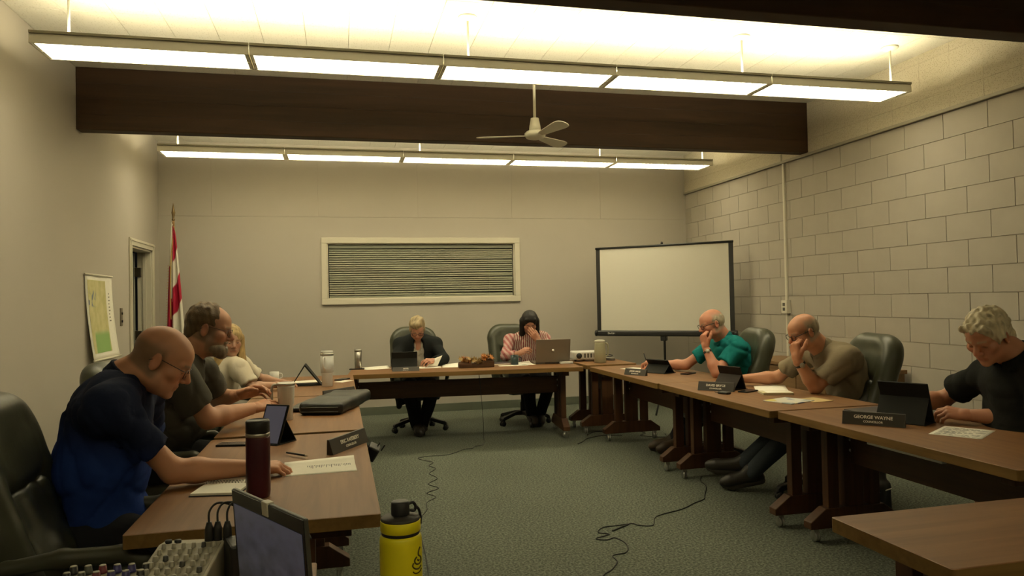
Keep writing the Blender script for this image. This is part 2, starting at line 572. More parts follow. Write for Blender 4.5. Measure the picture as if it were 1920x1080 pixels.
part_box('blind_bottom_rail', pmat('blind_rail', (0.22, 0.225, 0.17), 0.5), w, (WX0 + 0.022, 0.03, WZ0 + 0.012), (WX1 - 0.022, 0.06, WZ0 + 0.03), 0.003)
for x in (0.2, 1.05, 1.9):
    MB().cyl((x, 0.024, WZ0 + 0.02), (x, 0.024, WZ1 - 0.05), 0.0012, 6).build('blind_cord', M_SLAT, w)
MB().cyl((WX1 - 0.012, 0.012, WZ0 + 0.03), (WX1 - 0.012, 0.012, WZ1 - 0.06), 0.004, 8).build('tilt_wand', M_WHITE, w)

# wall light row builder -------------------------------------------------------
def light_row(y0, label, power=1.0):
    x0, n, sec, wd = -1.735, 5, 1.216, 0.31
    root = empty('pendant_light', (x0, y0, 2.94), 0, label, 'light', 'suspended fluorescent light rows')
    mh = pmat('fixture_paint', (0.80, 0.76, 0.62), 0.5)
    ml = pmat('fixture_lip', (0.26, 0.235, 0.16), 0.5)
    md = emitter('fluorescent_lens_%d' % int(power * 100), LAMP_COLOR, LAMP_DOWN * power)
    mu = emitter('fluorescent_tube_%d' % int(power * 100), LAMP_COLOR, LAMP_UP * power)
    t = 0.006
    for k in range(n):
        a, b2 = k * sec + 0.002, (k + 1) * sec - 0.002
        h = MB()
        # side walls lean outwards towards the bottom, dark lip at the top
        h.prism([(0, 0), (t, 0), (0.006 + t, 0.060), (0.006, 0.060)], 0, a, b2)
        h.prism([(wd, 0), (wd - 0.006, 0.060), (wd - 0.006 - t, 0.060), (wd - t, 0)], 0, a, b2)
        h.prism([(0.006, 0.024), (wd - 0.006, 0.024), (wd - 0.008, 0.029), (0.008, 0.029)], 0, a, b2)
        if k == 0: h.prism([(0, 0), (wd, 0), (wd - 0.006, 0.074), (0.006, 0.074)], 0, a, a + t)
        if k == n - 1: h.prism([(0, 0), (wd, 0), (wd - 0.006, 0.074), (0.006, 0.074)], 0, b2 - t, b2)
        h.build('housing', mh, root)
        MB().box((a, -0.003, 0.058), (b2, 0.018, 0.075)).build('top_lip', ml, root, bevel=0.002)
        MB().box((a, wd - 0.018, 0.058), (b2, wd + 0.003, 0.075)).build('top_lip', ml, root, bevel=0.002)
        # lens (underside) and open-top tubes
        MB().box((a + 0.022, 0.0065, 0.010), (b2 - 0.026, wd - 0.0065, 0.014)).build('light_lens', md, root)
        for yy in (0.10, 0.21):
            MB().cyl((a + 0.03, yy, 0.052), (b2 - 0.03, yy, 0.052), 0.016, 10).build('fluorescent_tube', mu, root)
        lv = MB()
        for yy in (0.008, wd / 2 - 0.002, wd - 0.012):
            lv.box((a + 0.01, yy, 0.0), (b2 - 0.01, yy + 0.003, 0.009))
        m = 26
        for i in range(m + 1):
            xx = a + 0.01 + (b2 - a - 0.02) * i / m
            lv.box((xx, 0.008, 0.001), (xx + 0.0014, wd - 0.008, 0.009))
        lv.build('louver', pmat('louver_white', (0.8, 0.78, 0.7), 0.4), root)
        # blank end plates
        MB().box((a, 0.007, 0.004), (a + 0.022, wd - 0.007, 0.016)).build('end_plate', mh, root)
        MB().box((b2 - 0.026, 0.007, 0.004), (b2, wd - 0.007, 0.016)).build('end_plate', mh, root)
    for x in (-1.57, 0.89, 2.98, 4.29):
        r = MB().cyl((x - x0, wd / 2, 0.055), (x - x0, wd / 2, ZC - 2.94 - 0.005), 0.008, 10)
        ro = r.build('hanger_rod', pmat('rod_white', (0.75, 0.73, 0.64), 0.4), root)
        MB().lathe([(0.065, -0.006), (0.06, -0.014), (0.04, -0.024), (0.014, -0.03)][::-1] + [(0.065, 0.0)], 20,
                   Matrix.Translation((x - x0, wd / 2, ZC - 2.94))).build('ceiling_canopy', pmat('rod_white', (0.75, 0.73, 0.64), 0.4), ro)
    return root
light_row(4.74, 'near row of five fluorescent lights hanging in front of the beam')
light_row(7.82, 'far row of five fluorescent lights hanging between beam and back wall')
light_row(-1.42, 'added rear fill row of five fluorescent lights, unseen behind the viewer', 0.42)  # dimmer row added to fill the foreground, its real source is unknown
# ================================================================ smooth solid modelling (signed distance -> surface nets)
F32 = np.float32

def _smin(a, b, k):
    if k <= 0:
        return np.minimum(a, b)
    h = np.clip(0.5 + 0.5 * (b - a) / k, 0, 1)
    return b + (a - b) * h - k * h * (1 - h)

class SDF:
    def __init__(s, k=0.02):
        s.p = []; s.k = k; s.post = None
    def _add(s, fn, lo, hi, k, mode):
        s.p.append((fn, np.array(lo, float), np.array(hi, float), s.k if k is None else k, mode)); return s
    def cone(s, a, b, ra, rb, k=None, mode='u', cut=None, cut0=None):
        """tapered capsule; cut = fraction after which it ends flat"""
        a = np.array(a, float); b = np.array(b, float); ab = b - a; L2 = float(ab @ ab) + 1e-12; L = math.sqrt(L2)
        def fn(X, Y, Z):
            x = X - a[0]; y = Y - a[1]; z = Z - a[2]
            t = (x * ab[0] + y * ab[1] + z * ab[2]) / L2
            tc = np.clip(t, 0, 1)
            d = np.sqrt((x - tc * ab[0]) ** 2 + (y - tc * ab[1]) ** 2 + (z - tc * ab[2]) ** 2) - (ra + (rb - ra) * tc)
            if cut is not None: d = np.maximum(d, (t - cut) * L)
            if cut0 is not None: d = np.maximum(d, (cut0 - t) * L)
            return d
        r = max(ra, rb)
        return s._add(fn, np.minimum(a, b) - r, np.maximum(a, b) + r, k, mode)
    def ell(s, c, r, R=None, k=None, mode='u'):
        c = np.array(c, float); r = np.array(r, float)
        R = np.eye(3) if R is None else np.array(R, float)
        def fn(X, Y, Z):
            x = X - c[0]; y = Y - c[1]; z = Z - c[2]
            q = [(x * R[0, i] + y * R[1, i] + z * R[2, i]) for i in range(3)]
            k0 = np.sqrt((q[0] / r[0]) ** 2 + (q[1] / r[1]) ** 2 + (q[2] / r[2]) ** 2)
            k1 = np.sqrt((q[0] / r[0] ** 2) ** 2 + (q[1] / r[1] ** 2) ** 2 + (q[2] / r[2] ** 2) ** 2) + 1e-9
            return k0 * (k0 - 1.0) / k1
        e = np.abs(R) @ r
        return s._add(fn, c - e, c + e, k, mode)
    def box(s, c, h, R=None, rad=0.01, k=None, mode='u'):
        c = np.array(c, float); h = np.array(h, float) - rad
        R = np.eye(3) if R is None else np.array(R, float)
        def fn(X, Y, Z):
            x = X - c[0]; y = Y - c[1]; z = Z - c[2]
            q = [np.abs(x * R[0, i] + y * R[1, i] + z * R[2, i]) - h[i] for i in range(3)]
            o = np.sqrt(sum(np.maximum(v, 0) ** 2 for v in q))
            return o + np.minimum(np.maximum(q[0], np.maximum(q[1], q[2])), 0) - rad
        e = np.abs(R) @ (h + rad)
        return s._add(fn, c - e, c + e, k, mode)
    def slab(s, c, half, rad, yh, R=None, k=None, mode='u', ring=None, rr=None):
        """rounded-rectangle cushion in the local x-z plane, thickness yh; ring=offset makes a tube along its outline"""
        c = np.array(c, float); R = np.eye(3) if R is None else np.array(R, float)
        def fn(X, Y, Z):
            x = X - c[0]; y = Y - c[1]; z = Z - c[2]
            q = [(x * R[0, i] + y * R[1, i] + z * R[2, i]) for i in range(3)]
            ax_ = np.abs(q[0]) - half[0] + rad; az = np.abs(q[2]) - half[1] + rad
            d2 = np.sqrt(np.maximum(ax_, 0) ** 2 + np.maximum(az, 0) ** 2) + np.minimum(np.maximum(ax_, az), 0) - rad
            if ring is not None:
                return np.sqrt((d2 + ring) ** 2 + q[1] ** 2) - rr
            r = yh * 0.95
            a = np.maximum(d2 + r, 0); b = np.maximum(np.abs(q[1]) - yh + r, 0)
            return np.sqrt(a ** 2 + b ** 2) + np.minimum(np.maximum(d2 + r, np.abs(q[1]) - yh + r), 0) - r
        e = np.abs(R) @ np.array((half[0], yh if ring is None else rr, half[1]))
        return s._add(fn, c - e, c + e, k, mode)
    def plane(s, c, n):
        """keep the side the normal points away from"""
        c = np.array(c, float); n = np.array(n, float); n /= np.linalg.norm(n)
        s.p.append((lambda X, Y, Z: (X - c[0]) * n[0] + (Y - c[1]) * n[1] + (Z - c[2]) * n[2], None, None, 0, 'i'))
        return s
    def grid(s, res):
        U = [p for p in s.p if p[4] == 'u']
        lo = np.min([p[1] for p in U], axis=0) - 3 * res; hi = np.max([p[2] for p in U], axis=0) + 3 * res
        n = np.ceil((hi - lo) / res).astype(int) + 1
        ax = [(lo[i] + res * np.arange(n[i])).astype(F32) for i in range(3)]
        D = np.full(n, 0.5, F32)
        for fn, a, b, k, mode in s.p:
            if mode == 'i':
                D = np.maximum(D, fn(ax[0][:, None, None], ax[1][None, :, None], ax[2][None, None, :]).astype(F32)); continue
            pad = max(k, 0.0) * 1.2 + 3 * res
            i0 = np.clip(np.floor((a - pad - lo) / res).astype(int), 0, n); i1 = np.clip(np.ceil((b + pad - lo) / res).astype(int) + 1, 0, n)
            if np.any(i1 <= i0): continue
            sl = tuple(slice(i0[i], i1[i]) for i in range(3))
            d = fn(ax[0][sl[0]][:, None, None], ax[1][sl[1]][None, :, None], ax[2][sl[2]][None, None, :]).astype(F32)
            if mode == 'u': D[sl] = _smin(D[sl], d, k)
            else: D[sl] = -_smin(-D[sl], d, k)
        if s.post is not None:
            D = D + s.post(ax[0][:, None, None], ax[1][None, :, None], ax[2][None, None, :]).astype(F32)
        return D, ax, lo
    def mesh(s, res):
        D, ax, lo = s.grid(res)
        return surface_nets(D, lo, res)

def surface_nets(D, lo, res):
    ins = D < 0
    nx, ny, nz = D.shape
    c = np.zeros((nx - 1, ny - 1, nz - 1), np.int8)
    offs = [(i, j, k) for i in (0, 1) for j in (0, 1) for k in (0, 1)]
    for i, j, k in offs:
        c += ins[i:nx - 1 + i, j:ny - 1 + j, k:nz - 1 + k]
    act = (c > 0) & (c < 8)
    I = np.argwhere(act)
    vid = np.full(act.shape, -1, np.int64)
    vid[act] = np.arange(len(I))
    val = np.stack([D[I[:, 0] + i, I[:, 1] + j, I[:, 2] + k] for i, j, k in offs], 1)
    acc = np.zeros((len(I), 3)); cnt = np.zeros(len(I))
    o = np.array(offs)
    for a in range(8):
        for b in range(a + 1, 8):
            if np.abs(o[a] - o[b]).sum() != 1: continue
            va, vb = val[:, a], val[:, b]
            m = (va < 0) != (vb < 0)
            t = va[m] / (va[m] - vb[m])
            acc[m] += o[a] + (o[b] - o[a]) * t[:, None]
            cnt[m] += 1
    V = (I + acc / cnt[:, None]) * res + lo
    faces = []
    for axis in range(3):
        s0 = [slice(None)] * 3; s1 = [slice(None)] * 3
        s0[axis] = slice(0, -1); s1[axis] = slice(1, None)
        A = ins[tuple(s0)]; B = ins[tuple(s1)]
        for flip in (False, True):
            e = np.argwhere((A & ~B) if not flip else (~A & B))
            u, v = [(1, 2), (2, 0), (0, 1)][axis]
            e = e[(e[:, u] > 0) & (e[:, v] > 0) & (e[:, u] < D.shape[u] - 1) & (e[:, v] < D.shape[v] - 1)]
            if len(e) == 0: continue
            q = []
            for du, dv in ((-1, -1), (0, -1), (0, 0), (-1, 0)):
                f = e.copy(); f[:, u] += du; f[:, v] += dv
                q.append(vid[f[:, 0], f[:, 1], f[:, 2]])
            q = np.stack(q, 1)
            faces.append(q[:, ::-1] if flip else q)
    Fc = np.concatenate(faces) if faces else np.zeros((0, 4), int)
    Fc = Fc[(Fc >= 0).all(1)]
    return V, Fc

def wobble(seed, freq, amp, n=5, stretch=(1, 1, 1)):
    r = np.random.RandomState(seed)
    dirs = r.normal(size=(n, 3)); dirs /= np.linalg.norm(dirs, axis=1)[:, None]
    dirs *= np.array(stretch)[None, :]
    ph = r.uniform(0, 6.28, n); fr = freq * r.uniform(0.6, 1.5, n)
    def f(X, Y, Z):
        t = 0
        for d, p, q in zip(dirs, ph, fr):
            t = t + np.sin((X * d[0] + Y * d[1] + Z * d[2]) * q + p)
        return t * (amp / n)
    return f

def creases(seed, freq, amp, n=6, stretch=(1, 1, 1)):
    """sharp cloth folds: grooves along warped planes"""
    r = np.random.RandomState(seed)
    dirs = r.normal(size=(n, 3)); dirs /= np.linalg.norm(dirs, axis=1)[:, None]
    dirs *= np.array(stretch)[None, :]
    wd = r.normal(size=(n, 3)); wd /= np.linalg.norm(wd, axis=1)[:, None]
    ph = r.uniform(0, 6.28, n); fr = freq * r.uniform(0.6, 1.4, n)
    def f(X, Y, Z):
        t = 0
        for d, w, p, q in zip(dirs, wd, ph, fr):
            warp = 1.3 * np.sin((X * w[0] + Y * w[1] + Z * w[2]) * q * 0.45 + p * 2)
            m = 0.5 + 0.5 * np.sin((X * w[2] + Y * w[0] + Z * w[1]) * q * 0.3 + p)
            t = t + m * (1 - np.abs(np.sin((X * d[0] + Y * d[1] + Z * d[2]) * q * 0.5 + p + warp))) ** 2.5
        return t * (amp / n * 2)
    return f

def np_mesh(name, pieces, mat, origin=(0, 0, 0)):
    """pieces: list of (verts, quads, colours or None) joined into one mesh with attribute Col"""
    vs = []; fs = []; cs = []; o = 0
    for V, Fq, C in pieces:
        vs.append(V - np.array(origin)); fs.append(Fq + o); o += len(V)
        cs.append(np.ones((len(V), 3)) * 0.5 if C is None else C)
    V = np.concatenate(vs).astype(F32); Fq = np.concatenate(fs).astype(np.int32); C = np.concatenate(cs)
    me = bpy.data.meshes.new(name)
    me.vertices.add(len(V)); me.vertices.foreach_set('co', V.ravel())
    me.loops.add(len(Fq) * 4); me.loops.foreach_set('vertex_index', Fq.ravel())
    me.polygons.add(len(Fq)); me.polygons.foreach_set('loop_start', np.arange(0, len(Fq) * 4, 4, dtype=np.int32))
    me.polygons.foreach_set('use_smooth', np.ones(len(Fq), bool))
    at = me.attributes.new('Col', 'FLOAT_COLOR', 'POINT')
    at.data.foreach_set('color', np.concatenate([C, np.ones((len(C), 1))], 1).astype(F32).ravel())
    me.materials.append(mat)
    me.update(); me.validate()
    return me

def mixc(a, b, t):
    t = np.clip(t, 0, 1)[:, None]
    return a * (1 - t) + b * t

def sstep(a, b, x):
    t = np.clip((x - a) / (b - a), 0, 1)
    return t * t * (3 - 2 * t)
# ================================================================ people
M_SKIN = vcol('skin', 0.48, 0.45, bump=(140, 0.05, 0.002))
M_HAIR = vcol('hair', 0.55, 0.35, bump=(160, 0.5, 0.004))
M_CLOTH = vcol('woven_cloth', 0.9, 0.12, bump=(15, 0.22, 0.02))
M_SHOE = pmat('shoe_leather', (0.022, 0.018, 0.014), 0.5, bump=(60, 0.2, 0.002))
M_FRAME = pmat('spectacle_frame', (0.02, 0.016, 0.014), 0.35)

def lens_mat():
    m, nt, b = _nodes('spectacle_lens')
    t = nt.nodes.new('ShaderNodeBsdfTransparent'); g = nt.nodes.new('ShaderNodeBsdfGlossy'); mx = nt.nodes.new('ShaderNodeMixShader')
    g.inputs['Roughness'].default_value = 0.05
    mx.inputs[0].default_value = 0.07
    nt.links.new(t.outputs[0], mx.inputs[1]); nt.links.new(g.outputs[0], mx.inputs[2])
    nt.links.new(mx.outputs[0], nt.nodes['Material Output'].inputs['Surface'])
    return m
M_LENS = lens_mat()

def unit(v):
    v = np.array(v, float); return v / (np.linalg.norm(v) + 1e-12)

def frame(fwd, up=(0, 0, 1)):
    """columns: x right, y forward, z up"""
    y = unit(fwd); x = unit(np.cross(y, np.array(up, float))); z = np.cross(x, y)
    return np.stack([x, y, z], 1)

def head_sdf(C, R, s, neck, opts):
    """C head centre between the ears, R columns right/forward/up, s size factor"""
    S = SDF(0.02)
    P = lambda x, y, z: C + R @ (np.array([x, y, z]) * s)
    fat = opts.get('fat', 1.0)
    E = lambda c, r, k=None, mode='u', Q=None: S.ell(P(*c), np.array(r) * s, R if Q is None else R @ Q, k, mode)
    E((0, -0.016, 0.034), (0.0765, 0.098, 0.086))
    E((0, 0.028, 0.035), (0.063, 0.066, 0.062), 0.02)
    E((0, 0.030, -0.032), (0.061 * fat, 0.062, 0.083), 0.02)
    E((0, 0.034, -0.078), (0.049 * fat, 0.051, 0.037), 0.02)
    E((0, 0.074, -0.102), (0.021, 0.018, 0.016), 0.018)
    for sg in (-1, 1):
        E((sg * 0.043 * fat, 0.058, -0.022), (0.024, 0.026, 0.022), 0.018)
        E((sg * 0.050 * fat, 0.006, -0.066), (0.020, 0.040, 0.028), 0.02)
        S.cone(P(sg * 0.045, 0.071, 0.020), P(sg * 0.012, 0.087, 0.017), 0.010 * s, 0.010 * s, 0.012)
        E((sg * 0.031, 0.102, 0.0), (0.017, 0.017, 0.012), 0.012, 's')
        E((sg * 0.031, 0.0765, -0.001), (0.0135, 0.0135, 0.0115), 0.003)
        S.cone(P(sg * 0.043, 0.078, 0.0065), P(sg * 0.019, 0.084, 0.0065), 0.0045 * s, 0.0045 * s, 0.004)
        a = math.radians(18) * sg
        Q = np.array([[math.cos(a), math.sin(a), 0], [-math.sin(a), math.cos(a), 0], [0, 0, 1]])
        E((sg * 0.079, -0.010, -0.004), (0.0085, 0.021, 0.033), 0.006, 'u', Q)
        E((sg * 0.088, -0.006, -0.001), (0.006, 0.011, 0.018), 0.005, 's', Q)
        E((sg * 0.0125, 0.098, -0.036), (0.0085, 0.010, 0.0075), 0.006)
    S.cone(P(0, 0.088, 0.012), P(0, 0.111, -0.028), 0.0085 * s, 0.0125 * s, 0.009)
    S.cone(P(-0.019, 0.083, -0.063), P(0.019, 0.083, -0.063), 0.006 * s, 0.006 * s, 0.006)
    S.cone(P(-0.012, 0.089, -0.062), P(0.012, 0.089, -0.062), 0.0055 * s, 0.0055 * s, 0.006)
    S.cone(P(-0.015, 0.086, -0.074), P(0.015, 0.086, -0.074), 0.0065 * s, 0.0065 * s, 0.005)
    S.cone(P(-0.018, 0.0965, -0.0685), P(0.018, 0.0965, -0.0685), 0.0016, 0.0016, 0.003, 's')
    nr = opts.get('neck_r', 0.056)
    S.cone(P(0, -0.022, -0.055), neck, nr * s, (nr + 0.004) * s, 0.025)
    S.cone(P(0, -0.045, -0.02), np.array(neck) - R[:, 1] * 0.02, 0.045 * s, (nr + 0.002) * s, 0.03)
    if opts.get('fat', 1) > 1.06:
        E((0, 0.025, -0.098), (0.058, 0.055, 0.032), 0.03)
    return S

def head_colors(V, C, R, s, o):
    q = (V - C) @ R / s
    x, y, z = np.abs(q[:, 0]), q[:, 1], q[:, 2]
    skin = np.array(o['skin'])
    col = np.tile(skin, (len(V), 1)) * (1 + 0.06 * np.sin(V[:, :1] * 90) * np.sin(V[:, 2:] * 80 + V[:, 1:2] * 60))
    red = skin * np.array([1.05, 0.72, 0.70])
    lip = (np.exp(-((z + 0.068) / 0.0085) ** 2)) * (x < 0.026) * (y > 0.072)
    col = mixc(col, np.tile(skin * np.array([0.80, 0.50, 0.48]), (len(V), 1)), lip * 0.75)
    nose = np.exp(-(((q[:, 0]) / 0.018) ** 2 + ((z + 0.03) / 0.018) ** 2)) * (y > 0.085)
    cheek = np.exp(-(((x - 0.045) / 0.024) ** 2 + ((z + 0.03) / 0.024) ** 2)) * (y > 0.03)
    col = mixc(col, np.tile(red, (len(V), 1)), 0.55 * nose + 0.4 * cheek)
    ear = ((x > 0.0805) & (y < 0.02) & (y > -0.04) & (np.abs(z) < 0.045))
    col = mixc(col, np.tile(red, (len(V), 1)), ear * 0.4)
    hc = np.array(o.get('brow', o.get('hair_col', (0.12, 0.08, 0.05))))
    brow = np.exp(-((z - 0.0225 - 0.10 * (0.03 - x) * 0.0) / 0.0048) ** 2) * (x > 0.012) * (x < 0.048) * (y > 0.055)
    col = mixc(col, np.tile(hc, (len(V), 1)), brow * 0.8)
    eye = np.exp(-(((x - 0.031) / 0.0105) ** 2 + ((z + 0.002) / 0.0048) ** 4)) * (y > 0.078)
    ec = np.tile(np.array((0.42, 0.38, 0.33)), (len(V), 1))
    ec = mixc(ec, np.tile(np.array((0.04, 0.03, 0.025)), (len(V), 1)), ((x - 0.031) ** 2 + (z + 0.002) ** 2 < 0.0052 ** 2) * 1.0)
    if o.get('eyes', 'down') == 'down':
        ec = np.tile(skin * np.array([0.72, 0.6, 0.56]), (len(V), 1))
        lash = np.exp(-((z + 0.0065) / 0.0018) ** 2) * (np.abs(x - 0.031) < 0.012) * (y > 0.076)
        col = mixc(col, np.tile(np.array((0.05, 0.03, 0.025)), (len(V), 1)), lash * 0.8)
    col = mixc(col, ec, sstep(0.3, 0.7, eye))
    st = o.get('stubble')          # close-cropped hair on the sides and the back
    if st is not None:
        sc, amt = st
        m = sstep(0.012, -0.012, y - 0.55 * (z - 0.03) * 0 - 0.012) * sstep(-0.075, -0.055, z + 0.25 * np.minimum(y, 0)) * sstep(0.098, 0.06, z + o.get('bald_top', 0.0))
        m = m * (1 - ear)
        col = mixc(col, np.tile(np.array(sc), (len(V), 1)), m * amt)
    bd = o.get('shade')           # shaved beard area
    if bd is not None:
        m = sstep(-0.045, -0.065, z) * sstep(0.0, 0.03, y)
        m = np.maximum(m, sstep(0.03, 0.0, z) * sstep(0.055, 0.068, x) * sstep(0.0, 0.015, y) * sstep(0.055, 0.03, y) * o.get('sideburn', 0))
        nz = 0.8 + 0.2 * np.sin(V[:, 0] * 700) * np.sin(V[:, 1] * 640) * np.sin(V[:, 2] * 670)
        col = mixc(col, np.tile(np.array(bd), (len(V), 1)), m * o.get('shade_amt', 0.35) * nz)
    return np.clip(col, 0, 1)

def hand_sdf(W, d, back, side, curl, thumb=(0.9, 0.35), spread=0.05, s=1.0, only=None):
    """W wrist, d finger direction, back normal of the back of the hand, side +1 left / -1 right"""
    y = unit(d); z = unit(np.array(back, float) - y * (np.array(back, float) @ y)); x = np.cross(y, z) * side
    B = np.stack([x, y, z], 1)
    P = lambda p: np.array(W, float) + B @ (np.array(p) * s)
    S = SDF(0.008)
    kn = [(0.028, 0.086, 0.004), (0.0085, 0.092, 0.007), (-0.0115, 0.088, 0.005), (-0.030, 0.078, 0.0)]
    for i, k in enumerate(kn):
        S.cone(P((k[0] * 0.55, 0.004, 0.0)), P(k), 0.0165 * s, 0.0125 * s, 0.012)
    S.ell(P((0.002, 0.048, -0.008)), np.array((0.036, 0.046, 0.0145)) * s, B, 0.012)
    S.ell(P((0.024, 0.032, -0.014)), np.array((0.017, 0.030, 0.015)) * s, B, 0.012)
    S.cone(P((0, -0.03, 0)), P((0, 0.012, 0)), 0.027 * s, 0.026 * s, 0.015)
    L = [(0.043, 0.026, 0.021), (0.047, 0.030, 0.022), (0.043, 0.028, 0.021), (0.034, 0.021, 0.019)]
    rad = [0.0098, 0.0100, 0.0094, 0.0084]
    tips = []
    for i in range(4):
        c = curl[i] if isinstance(curl[0], (tuple, list)) else curl
        p = np.array(kn[i]); a = 0.0
        sp = (1.5 - i) * spread
        for j in range(3):
            a += c[j]
            dr = np.array((math.sin(sp) * math.cos(a), math.cos(sp) * math.cos(a), -math.sin(a)))
            q = p + dr * L[i][j]
            r0 = rad[i] * (1 - 0.09 * j); r1 = rad[i] * (1 - 0.09 * (j + 1))
            S.cone(P(p), P(q), r0 * s, r1 * s, 0.004 if j else 0.007)
            p = q
        tips.append((P(p), B @ dr))
    t0 = np.array((0.022, 0.022, -0.008)); out, cl = thumb
    d1 = unit((0.62 * out, 0.75, -0.30)); d2 = unit((0.42 * out - 0.25 * cl, 0.85, -0.30 - 0.35 * cl)); d3 = unit((0.25 * out - 0.5 * cl, 0.85, -0.30 - 0.5 * cl))
    p = t0
    for dr, l, r0, r1 in ((d1, 0.042, 0.0155, 0.0125), (d2, 0.034, 0.0122, 0.011), (d3, 0.026, 0.0108, 0.0085)):
        q = p + dr * l
        S.cone(P(p), P(q), r0 * s, r1 * s, 0.008)
        p = q
    return S

def hand_colors(V, skin):
    c = np.tile(np.array(skin), (len(V), 1)) * np.array([1.0, 0.95, 0.93])
    return c * (1 + 0.08 * np.sin(V[:, :1] * 130 + 1.0) * np.sin(V[:, 1:2] * 110) * np.sin(V[:, 2:] * 120))

def torso_prims(S, J, w, d, belly, inf=0.0, k=0.05, legs=True):
    pel, nk = np.array(J['pelvis']), np.array(J['neck'])
    mid = np.array(J.get('mid', (pel * 0.5 + nk * 0.5)))
    rs, ls = np.array(J['r_sh']), np.array(J['l_sh'])
    lat = unit(rs - ls)
    up = unit(nk - mid); fwd = unit(np.cross(up, lat)); lat2 = np.cross(fwd, up)
    Rc = np.stack([lat2, fwd, up], 1)
    up0 = unit(mid - pel); fw0 = unit(np.cross(up0, lat)); R0 = np.stack([np.cross(fw0, up0), fw0, up0], 1)
    L = np.linalg.norm(nk - mid)
    S.ell(mid + (nk - mid) * 0.36 + fwd * 0.01, np.array((0.158 * w, 0.112 * d, 0.70 * L)) + inf, Rc, k)
    S.ell(mid + (nk - mid) * 0.55 - fwd * 0.025, np.array((0.150 * w, 0.085 * d, 0.42 * L)) + inf, Rc, k)
    S.ell(mid * 0.8 + pel * 0.2 + fw0 * (0.015 + 0.10 * (belly - 1)), np.array((0.152 * w, 0.115 * d * belly, 0.17)) + inf, R0, k)
    S.ell(pel * 0.9 + mid * 0.1 + fw0 * 0.01, np.array((0.165 * w, 0.118 * d, 0.13)) + inf, R0, k)
    base = nk - up * 0.035
    for sh in (rs, ls):
        S.cone(base + (sh - base) * 0.12, sh, 0.058 + inf, 0.056 * (0.5 + 0.5 * w) + inf, 0.04)
    for sh in (rs, ls):
        S.ell(sh - up * 0.03 + fwd * 0.005, np.array((0.055, 0.058, 0.072)) * (0.5 + 0.5 * w) + inf * 0.6, Rc, 0.04)
    return lat, fwd, up, fw0

def leg_prims(S, J, w, inf=0.0, k=0.03, feet=True, shins=True):
    pel = np.array(J['pelvis'])
    for sd in ('r', 'l'):
        lat = unit(np.array(J['r_sh']) - np.array(J['l_sh'])); sg = 1 if sd == 'r' else -1
        hip = pel + lat * 0.088 * w * sg + np.array((0, 0, -0.015))
        kn, an, to = (np.array(J[sd + '_' + n]) for n in ('knee', 'ankle', 'toe'))
        S.cone(hip, kn, 0.084 * w + inf, 0.058 + inf, k)
        if shins: S.cone(kn, an, 0.056 + inf, 0.037 + inf, 0.02)
        if feet:
            S.cone(an, to, 0.036, 0.028, 0.02)

